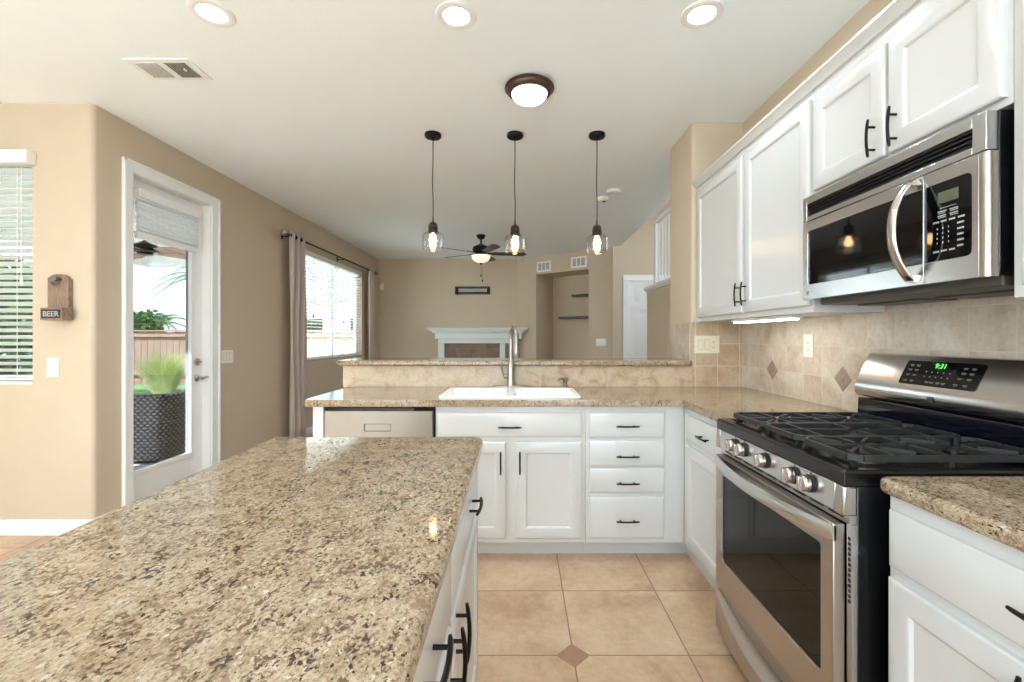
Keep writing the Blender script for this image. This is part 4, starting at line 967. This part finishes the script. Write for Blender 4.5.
# ceiling fan builder
def fan(loc, z_drop, label, angles, blade_mat, R0=0.16, R1=0.67, lit=True, wblade=0.062):
    t = thing('ceiling_fan', label, 'ceiling fan', loc)
    obj('canopy', MB().lathe([(0.065, -0.0005), (0.066, -0.01), (0.05, -0.05), (0.02, -0.066), (0, -0.067)], (0, 0, 0), 24), 'bronze', t, local=True)
    obj('downrod', MB().tube([(0, 0, -0.06), (0, 0, -z_drop)], 0.013, 12), 'bronze', t, local=True)
    z = -z_drop
    obj('motor', MB().lathe([(0.02, z+0.03), (0.05, z+0.01), (0.115, z-0.02), (0.125, z-0.055), (0.118, z-0.09), (0.08, z-0.11), (0.075, z-0.13), (0, z-0.131)], (0, 0, 0), 32), 'bronze', t, local=True)
    zb = z-0.115 if lit else z-0.085
    for a in angles:
        T = Matrix.Rotation(math.radians(a), 4, 'Z') @ Matrix.Translation((0, 0, zb)) @ Matrix.Rotation(math.radians(-13), 4, 'X')
        pts = []
        for i in range(13):
            u = i/12; pts.append((R0+(R1-R0)*u, wblade*(0.72+0.38*u)*math.sqrt(max(0.02, 1-max(0, (u-0.86)/0.14)**2))))
        poly = pts+[(x, -y) for x, y in pts[::-1]]
        bl_ = obj('blade', MB().prism(poly, -0.003, 0.004, 'z', T), blade_mat, t, local=True)
        mb = MB().prism([(0.10, 0.012), (0.17, 0.034), (0.23, 0.040), (0.23, -0.040), (0.17, -0.034), (0.10, -0.012)], 0.004, 0.009, 'z', T); obj('blade_iron', mb, 'bronze', bl_, local=True)
    if lit:
        obj('light_bowl', MB().lathe([(0.125, z-0.135), (0.137, z-0.145), (0.134, z-0.175), (0.11, z-0.215), (0.06, z-0.245), (0.012, z-0.252)], (0, 0, 0), 32, caps=False), 'bowl', t, local=True)
        obj('bowl_rim', MB().lathe([(0.122, z-0.136), (0.132, z-0.130), (0.142, z-0.138), (0.139, z-0.146), (0.12, z-0.146)], (0, 0, 0), 32), 'rust', t, local=True)
        obj('lamp_stem', MB().tube([(0, 0, z-0.125), (0, 0, z-0.245)], 0.008, 8), 'bronze', t, local=True)
        ld = bpy.data.lights.new('fan_lamp', 'POINT'); lo = bpy.data.objects.new('fan_lamp', ld); COL.objects.link(lo); lo.parent = t; lo.location = (0.03, -0.03, z-0.165); ld.energy = 260; ld.color = (1, 0.86, 0.70); ld.shadow_soft_size = 0.025
        obj('bowl_finial', MB().lathe([(0.012, z-0.25), (0.02, z-0.256), (0.014, z-0.275), (0, z-0.28)], (0, 0, 0), 14), 'bronze', t, local=True)
        mb = MB().tube([(0, 0, z-0.275), (0, 0, z-0.42)], 0.0022, 6); mb.lathe([(0.004, z-0.42), (0.010, z-0.43), (0.010, z-0.45), (0, z-0.458)], (0, 0, 0), 10); obj('pull_chain', mb, 'bronze', t, local=True)
        mb = MB().tube([(0.018, 0.02, z-0.15), (0.018, 0.02, z-0.49)], 0.0015, 6); mb.lathe([(0.004, z-0.49), (0.010, z-0.50), (0.010, z-0.52), (0, z-0.528)], (0.018, 0.02, 0), 10); obj('pull_chain', mb, 'bronze', t, local=True)
    return t
fan((-0.585, 6.65, CEIL), 0.155, 'dark five-blade ceiling fan with a lit bowl in the living room', (-66, 6, 78, 150, 222), 'darkwood')

# ================================================================ LIVING ROOM
t = thing('fireplace_mantel', 'pale painted fireplace mantel with brown tile surround on the far wall', 'fireplace', (-0.8, 8.6, 0))
ms = [(-1.745, 8.698), (-1.745, 8.42), (0.125, 8.42), (0.125, 8.535), (-0.085, 8.698)]
def clipx(x0, x1, y0, z0, z1):
    p = [(x0, 8.698), (x0, y0), (x1, y0)]; yw = 8.7-max(0, x1+0.076)*0.763-0.012
    if x1 > -0.08: p += [(x1, max(y0+0.01, yw)), (-0.09, 8.698)]
    else: p += [(x1, 8.698)]
    return p, z0, z1
mb = MB()
for a in ((-1.745, 0.125, 8.42, 1.395, 1.435), (-1.70, 0.080, 8.45, 1.365, 1.395), (-1.66, 0.045, 8.475, 1.335, 1.365)):
    p, z0, z1 = clipx(*a); mb.prism(p, z0, z1)
obj('shelf', mb, 'mantel', t, bevel=0.008)
p, z0, z1 = clipx(-1.615, 0.015, 8.51, 1.225, 1.335); mb = MB().prism(p, z0, z1); p, z0, z1 = clipx(-1.56, -0.06, 8.54, 1.14, 1.225); mb.prism(p, z0, z1); obj('frieze', mb, 'mantel', t, bevel=0.006)
for a, b_ in ((-1.56, -1.44), (-0.18, -0.06)): obj('pilaster', MB().box(a, b_, 8.54, 8.698, 0, 1.14), 'mantel', t, bevel=0.005)
obj('inner_frame', MB().box(-0.40, -0.30, 8.55, 8.60, 0, 1.14), 'mantel', t, bevel=0.005)
obj('tile_surround', MB().box(-1.44, -0.18, 8.60, 8.698, 0, 1.14), 'hearth', t, smooth=0)
mb = MB().box(-1.20, -0.42, 8.585, 8.60, 0.12, 0.80); obj('firebox_door', mb, 'gloss_black', t, bevel=0.005)
t = thing('wall_sign', 'long narrow black framed plaque above the fireplace mantel', 'wall art', (-0.94, 8.698, 2.15))
mb = MB(); a, b_, c, d = -1.255, -0.590, 2.075, 2.225
mb.box(a, b_, 8.675, 8.699, c, c+0.045); mb.box(a, b_, 8.675, 8.699, d-0.04, d); mb.box(a, a+0.06, 8.675, 8.699, c, d); mb.box(b_-0.06, b_, 8.675, 8.699, c, d); obj('frame', mb, 'ink', t, bevel=0.003)
obj('panel', MB().box(a+0.05, b_-0.05, 8.682, 8.699, c+0.04, d-0.035), simple('weathered_grey_panel', rgb(170, 168, 160), 0.7, var=0.1), t)
mb = MB()
for i in range(22): x = a+0.03+i*0.029; mb.box(x, x+0.008, 8.6735, 8.6755, c+0.012, c+0.02); mb.box(x, x+0.008, 8.6735, 8.6755, d-0.022, d-0.014)
obj('studs', mb, 'greymark', t)
t = thing('motion_sensor', 'small white motion sensor high in the far left corner', 'sensor', (-2.66, 8.69, 2.22))
obj('housing', MB().prism([(-2.70, 8.699), (-2.62, 8.699), (-2.63, 8.66), (-2.66, 8.645), (-2.69, 8.66)], 2.16, 2.28), 'ivory', t, bevel=0.006)
obj('lens', MB().box(-2.68, -2.64, 8.641, 8.655, 2.20, 2.23), 'plate', t, bevel=0.004)
# wall vents, outlet and shelves on the diagonal wall (world transforms through DG's frame)
DM = world_of(DG)
def on_diag(name, label, cat, s, z, group=None):
    w = DM @ Vector((s, 0, z)); return thing(name, label, cat, w, DG.rotation_euler.z, group)
for s, z, lab in ((0.625, 2.548, 'white return air vent above the niche, left one'), (1.358, 2.556, 'white return air vent above the niche, right one')):
    t = on_diag('wall_vent', lab, 'vent', s, z, 'wall vents above the niche')
    obj('frame', MB().box(-0.155, 0.155, -0.012, -0.0005, -0.095, 0.095), 'white', t, local=True, bevel=0.003)
    for k in (-1, 0, 1):
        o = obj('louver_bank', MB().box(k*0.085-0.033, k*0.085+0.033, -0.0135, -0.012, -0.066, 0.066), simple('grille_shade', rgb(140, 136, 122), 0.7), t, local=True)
        mb = MB()
        for i in range(7): zz = -0.062+i*0.019; mb.box(k*0.085-0.033, k*0.085+0.033, -0.018, -0.0135, zz, zz+0.005)
        obj('fins', mb, 'plate', o, local=True)
t = on_diag('wall_outlet', 'white wall outlet plate right of the niche', 'outlet', 1.78, 1.17)
obj('plate', MB().box(-0.09, 0.09, -0.006, -0.0005, -0.06, 0.06), 'plate', t, local=True, bevel=0.003)
for k in (-0.045, 0.045): obj('socket', MB().box(k-0.017, k+0.017, -0.009, -0.006, -0.035, 0.035), 'plate', t, local=True, bevel=0.002)
for (sa, sb, z, lab) in ((0.70, 1.543, 1.62, 'long black floating shelf in the niche, lower one'), (0.98, 1.543, 2.02, 'shorter black floating shelf in the niche, upper one')):
    t = tag(obj('floating_shelf', MB().box(0, sb-sa, -0.20, 0, -0.02, 0.02), 'shelf', bevel=0.003), lab, 'shelf', 'floating shelves in the niche')
    w = DM @ Vector((sa, 0.568, z)); t.location = w; t.rotation_euler = (0, 0, DG.rotation_euler.z)
# stair railing
t = thing('stair_railing', 'white stair railing of square balusters on the knee wall', 'railing', (1.68, 4.6, 1.90))
obj('handrail', MB().box(1.640, 1.705, 3.66, 5.66, 2.655, 2.70), 'white', t, bevel=0.006)
obj('newel_post', MB().box(1.645, 1.705, 5.58, 5.64, 1.901, 2.655), 'white', t, bevel=0.004)
for i in range(16): obj('baluster', MB().box(1.666, 1.684, 5.50-i*0.115, 5.518-i*0.115, 1.901, 2.655), 'white', t, bevel=0.002)

# ================================================================ WALL PLATES
def plate(name, label, cat, M4, w, h, gang, m='plate', kinds=None, group=None):
    """M4: frame with local x right, y up, z outward at plate centre"""
    t = thing(name, label, cat, M4.translation, 0, group)
    t.rotation_euler = M4.to_euler()
    obj('plate', MB().prism(rrect(-w/2, w/2, -h/2, h/2, 0.006, 3), 0.0004, 0.0055), m, t, local=True, bevel=0.0015)
    n = len(gang)
    for i, g in enumerate(gang):
        x = (i-(n-1)/2)*0.046
        if g == 'r':
            mb = MB(); mb.add([(x-.0165, -.033, .0055), (x+.0165, -.033, .0055), (x+.0165, .033, .0055), (x-.0165, .033, .0055), (x-.0165, -.033, .0075), (x+.0165, -.033, .0075), (x+.0165, 0, .0065), (x-.0165, 0, .0065), (x+.0165, .033, .0115), (x-.0165, .033, .0115)],
                              [(0, 1, 5, 4), (4, 5, 6, 7), (7, 6, 8, 9), (3, 9, 8, 2), (0, 4, 7, 9, 3), (1, 2, 8, 6, 5)]); obj('rocker', mb, m, t, local=True, bevel=0.001)
            fr = MB()
            for q in ((x-.0185, x-.0165, -.035, .035), (x+.0165, x+.0185, -.035, .035), (x-.0165, x+.0165, -.035, -.033), (x-.0165, x+.0165, .033, .035)): fr.box(q[0], q[1], q[2], q[3], 0.0050, 0.0060)
            obj('rocker_gap', fr, simple('plate_gap', rgb(170, 165, 155), 0.6), t, local=True)
        else:
            o = obj('receptacle', MB().prism(rrect(x-.0165, x+.0165, -.033, .033, 0.006, 3), 0.0055, 0.0075), m, t, local=True)
            mb = MB()
            for zz in (-0.018, 0.018):
                mb.box(x-.0075, x-.0055, zz-.004, zz+.006, 0.0075, 0.0079); mb.box(x+.0055, x+.0075, zz-.004, zz+.005, 0.0075, 0.0079); mb.box(x-.002, x+.002, zz-.010, zz-.006, 0.0075, 0.0079)
            obj('slots', mb, 'ink', o, local=True)
    return t
FR_POSX = Matrix(((0, 0, 1, 0), (1, 0, 0, 0), (0, 1, 0, 0), (0, 0, 0, 1)))   # facing +X, reads towards +Y
T_ = Matrix.Translation
plate('light_switch', 'white single rocker switch below the bottle opener', 'light switch', T_((-2.98, 2.90, 1.068)) @ FR_NEGY, 0.078, 0.118, ['r'])
plate('light_switch', 'white triple rocker switch right of the patio door', 'light switch', T_((-2.73, 4.225, 1.078)) @ FR_POSX, 0.165, 0.118, ['r', 'r', 'r'])
plate('light_switch', 'ivory plate of two rocker switches and an outlet at the backsplash corner', 'light switch', T_((1.288, 3.155, 1.208)) @ FR_NEGY, 0.172, 0.122, ['r', 'r', 'o'], 'ivory')
plate('wall_outlet', 'white outlet on the travertine backsplash left of the range', 'outlet', T_((1.535, 2.425, 1.213)) @ FR_NEGX, 0.078, 0.122, ['o'])

# ================================================================ BOTTLE OPENER
t = thing('bottle_opener', 'weathered wooden wall bottle opener with a cap box, beside the nook window', 'bottle opener', (-2.955, 2.88, 1.4))
def wx(px, Z=2.875): return (px-521)*Z/F
def wz(py, Z=2.875): return 1.26-(py-337)*Z/F
xa, xb = wx(48.5), wx(69.5); zt = wz(274); zb = wz(320)
out = [(xa, zb), (xb, zb), (xb, zt-0.030)]+[(xa+(xb-xa)*(0.5+0.5*math.cos(a)*0.86), zt-0.030+0.030*math.sin(a)) for a in [PI*i/8 for i in range(9)]]+[(xa, zt-0.030)]
obj('board', MB().prism(out, 2.868, 2.899, 'y'), 'oldwood', t, bevel=0.002)
bx0, bx1, bz0, bz1 = wx(40, 2.805), wx(62, 2.805), wz(320, 2.805), wz(307.5, 2.805)
bx = obj('cap_box', MB().box(bx0, bx1, 2.805, 2.868, bz0, bz1), 'oldwood', t, bevel=0.002); obj('cap_box_side', MB().box(bx1+0.0005, xb, 2.82, 2.868, bz0, bz1), 'oldwood', bx, bevel=0.002)
sl = obj('label_plate', MB().box(bx0+0.010, bx1-0.010, 2.8025, 2.8055, bz0+0.012, bz1-0.012), 'ink', bx)
obj('lettering', text_mb('BEER', 0.046, T_(((bx0+bx1)/2, 2.8022, (bz0+bz1)/2-0.002)) @ FR_NEGY, 0.0004, 0.0008), 'greymark', sl)
cx_ = wx(58.5); zc = wz(281)
mb = MB().prism([(cx_-0.030, zc+0.006), (cx_-0.022, zc+0.018), (cx_, zc+0.024), (cx_+0.022, zc+0.018), (cx_+0.030, zc+0.006), (cx_+0.018, zc-0.004), (cx_-0.018, zc-0.004)], 2.835, 2.868, 'y')
mb.tube([(cx_+0.022*math.cos(a), 2.850, zc-0.010+0.020*math.sin(a)) for a in [PI+PI*i/10 for i in range(11)]], 0.0045, 8)
obj('cast_opener', mb, simple('pewter', rgb(120, 118, 116), 0.35, 0.8), t, bevel=0.001)

# ================================================================ OUTSIDE
G = -0.06
struct('patio', MB().box(-9, -2.88, 3.055, 9.2, G-0.1, G), 'concrete')
struct('bounce_slab_rear', MB().box(-9, 6, -9, -3.16, G-0.1, G), 'concrete')  # unseen slab added to bounce sun up through the rear opening
struct('bounce_slab_left', MB().box(-9, -4.66, -3.16, 3.05, G-0.1, G), 'concrete')  # unseen slab added outside the left wall, also bouncing sun inward
struct('ground', MB().box(-40, 40, -20, 60, G-0.4, G-0.101), 'soil')
struct('lawn', MB().box(-30, -2.9, 9.2, 12.5, G-0.1, G+0.01), simple('lawn_turf', rgb(120, 150, 88), 0.95, bump=(80, 1, 0.02), var=0.3))
pc = thing('patio_cover', 'white patio roof outside the door, carried on a beam and posts', 'patio cover', (-5.0, 5.9, 2.7))
PYE = 8.5
obj('roof_slab', MB().box(-7.0, -2.885, 3.06, PYE, 2.76, 2.88), 'stucco', pc)
obj('beam', MB().box(-7.0, -2.885, PYE-0.15, PYE, 2.56, 2.76), 'white', pc, bevel=0.005)
obj('beam', MB().box(-7.0, -6.85, 3.06, PYE-0.151, 2.56, 2.76), 'white', pc, bevel=0.005)
for x in (-5.2,): obj('post', MB().box(x, x+0.15, PYE-0.15, PYE, G, 2.56), 'white', pc, bevel=0.01)
fan((-4.42, 5.35, 2.76), 0.40, 'patio ceiling fan with a wooden blade seen through the door glass', (66, 138, 210, 282, 354), 'blade_wood', 0.16, 0.85, lit=False, wblade=0.10)
# wicker sofa: back and arm towards the house
t = thing('wicker_sofa', 'dark wicker patio sofa seen through the door glass', 'sofa', (-4.6, 5.2, G))
obj('frame', MB().prism(rrect(-5.6, -3.72, 4.70, 4.84, 0.05), G+0.03, 0.66), 'wicker', t, bevel=0.02)
obj('armrest', MB().prism(rrect(-3.86, -3.70, 4.72, 5.72, 0.05), G+0.03, 0.655), 'wicker', t, bevel=0.02)
obj('seat_base', MB().box(-5.58, -3.87, 4.85, 5.68, G+0.03, 0.30), 'wicker', t, bevel=0.02)
obj('cushion', MB().box(-5.55, -3.88, 4.90, 5.66, 0.302, 0.45), 'curtain', t, bevel=0.05, seg=4)
for x in (-5.5, -3.80):
    for y in (4.78, 5.64): obj('leg', MB().box(x-0.03, x+0.03, y-0.03, y+0.03, G+0.001, G+0.035), 'blackplastic', t)
# fence
t = thing('wood_fence', 'reddish board fence across the back of the yard', 'fence', (-8, 12.6, G))
for i in range(80):
    x = -15.5+i*0.178
    zt_ = 1.40+0.012*math.sin(i*2.3)
    if i < 100: obj('board', MB().box(x, x+0.168, 12.60, 12.625, G-0.05, zt_), 'fence', t, bevel=0.004)
obj('rail', MB().box(-15.6, -1.2, 12.555, 12.60, 1.26, 1.35), 'fence', t); obj('rail', MB().box(-15.6, -1.2, 12.555, 12.60, 0.2, 0.29), 'fence', t)
obj('cap_rail', MB().box(-15.6, -1.2, 12.55, 12.66, 1.415, 1.45), 'fence', t)
# plants
def leafcloud(mb, c, rad, n, size, rnd, up=0.0):
    for _ in range(n):
        while True:
            d = Vector((rnd.uniform(-1, 1), rnd.uniform(-1, 1), rnd.uniform(-1, 1)))
            if 0.25 < d.length < 1: break
        p = Vector(c)+Vector((d.x*rad[0], d.y*rad[1], d.z*rad[2])); s = size*rnd.uniform(0.6, 1.3)
        u = Vector((rnd.gauss(0, 1), rnd.gauss(0, 1), rnd.gauss(0, 1))).normalized(); w = u.orthogonal().normalized()*s*0.35
        mb.add([p-u*s*.5, p+w, p+u*s*.5, p-w], [(0, 1, 2, 3)])
def bush(label, c, rad, n, size, m='leaf', name='shrub', cat='shrub', trunk=None, seed=1, group=None):
    rnd = random.Random(seed); t = thing(name, label, cat, (c[0], c[1], G), group=group)
    mb = MB()
    for k in range(7):
        q = (c[0]+rnd.uniform(-.55, .55)*rad[0], c[1]+rnd.uniform(-.4, .4)*rad[1], c[2]+rnd.uniform(-.5, .5)*rad[2]); leafcloud(mb, q, [r*0.55 for r in rad], n//7, size, rnd)
    obj('foliage', mb, m, t, smooth=0)
    mb = MB()
    for k in range(5): mb.tube([(c[0]+k*0.02, c[1], G), (c[0]+rnd.uniform(-.2, .2)*rad[0], c[1], c[2]-rad[2]*.4), (c[0]+rnd.uniform(-.6, .6)*rad[0], c[1]+rnd.uniform(-.4, .4)*rad[1], c[2]+rad[2]*.3)], [0.05*rad[0], 0.035*rad[0], 0.012*rad[0]], 6)
    obj('branches', mb, 'bark', t); return t
def at(px, py, Z): return ((px-521)*Z/F, Z, 1.26-(py-337)*Z/F)
bush('loose green shrub rising above the fence, seen through the patio door', at(148, 322, 14.5), (0.62, 0.6, 0.75), 1100, 0.13, seed=4)
bush('leafy green tree behind the nook window blinds', (-11.0, 9.6, 1.75), (1.9, 1.2, 1.25), 5200, 0.16, 'leaf', 'tree', 'tree', seed=5)
bush('dark green hedge low behind the nook window blinds', (-9.3, 7.4, 0.55), (2.0, 0.5, 0.8), 4200, 0.13, 'leaf2', 'hedge', 'shrub', seed=6)
# palm
def palm(c, h, label, L=1.3, n=15, seed=2):
    rnd = random.Random(seed); t = thing('palm_tree', label, 'palm tree', (c[0], c[1], G))
    obj('trunk', MB().tube([(c[0], c[1], G), (c[0]+.03, c[1], h*.5), (c[0], c[1], h)], [0.13, 0.10, 0.09], 12), 'bark', t)
    for k in range(n):
        a = 2*PI*k/n+rnd.uniform(-.2, .2); el = rnd.uniform(0.1, 1.1); mb = MB(); pts = []
        for i in range(9):
            u = i/8; r = L*u*math.cos(el*(1-u*.4)); z = h+L*(math.sin(el)*u-0.75*u*u); pts.append(Vector((c[0]+r*math.cos(a), c[1]+r*math.sin(a), z)))
        mb.tube(pts, [0.014]*8+[0.004], 5)
        for i in range(1, 9):
            for f in (0.0, 0.33, 0.66):
                if i == 8 and f: continue
                p = pts[i].lerp(pts[min(i+1, 8)], f); d = (pts[min(i+1, 8)]-pts[i-1]).normalized(); sd = d.cross(Vector((0, 0, 1))).normalized()
                for s in (-1, 1):
                    q = p+sd*s*0.26*L*(1.1-i/10)+d*0.12+Vector((0, 0, -0.07)); w = d*0.016
                    mb.add([p-w, p+w, q+w*.3, q-w*.3], [(0, 1, 2, 3)])
        obj('frond', mb, 'leaf', t, smooth=0)
palm(at(203, 278, 13.8), at(203, 278, 13.8)[2], 'feathery palm tree beyond the fence at the door glass right side')
palm((at(160, 330, 16)[0], 16.0), 1.75, 'low palm crown just above the fence in the door glass', 1.2, 13, 8)
# ornamental grass
def grassclump(c, label, n=700, h=0.95, seed=3, sp=0.6):
    rnd = random.Random(seed); mb = MB()
    for _ in range(n):
        a = rnd.uniform(0, 2*PI); r0 = rnd.uniform(0, 0.18); ln = h*rnd.uniform(0.7, 1.1); out_ = rnd.uniform(0.1, sp)
        d = Vector((math.cos(a), math.sin(a), 0)); s = Vector((-d.y, d.x, 0))*0.006; p0 = Vector((c[0], c[1], G+0.01))+d*r0; vs = []
        for i in range(5):
            u = i/4; p = p0+d*out_*u*u*ln+Vector((0, 0, ln*(u-0.42*u*u*out_))); k = 1-u*.85; vs += [p-s*k, p+s*k]
        mb.add(vs, [(2*i, 2*i+1, 2*i+3, 2*i+2) for i in range(4)])
    tag(obj('ornamental_grass', mb, 'grass', smooth=0), label, 'grass plant')
grassclump((at(164, 380, 9.3)[0], 9.3), 'pale feathery ornamental grass clump behind the wicker sofa', 1700, 1.05, 3, 0.62)
grassclump((at(205, 380, 11.2)[0], 11.2), 'pale ornamental grass clump at the right side of the door glass', 1100, 1.0, 9, 0.55)
# neighbour house beyond the fence
t = thing('neighbor_house', 'pale neighbouring house with grey roof beyond the fence', 'house', (-10, 26, G))
obj('wall', MB().box(-13.5, -6.5, 22, 32, G, 3.1), 'stucco', t)
obj('roof', MB().prism([(21.4, 3.1), (27, 5.6), (32.6, 3.1), (32.6, 2.95), (21.4, 2.95)], -14.0, -6.0, 'x'), 'rooftile', t)
for x in (-12.2, -10.0, -7.8):
    f_ = obj('window', MB().box(x-.5, x+.5, 21.96, 22.0, 1.0, 2.2), 'white', t); obj('pane', MB().box(x-.44, x+.44, 21.94, 21.96, 1.06, 2.14), 'gloss_black', f_)
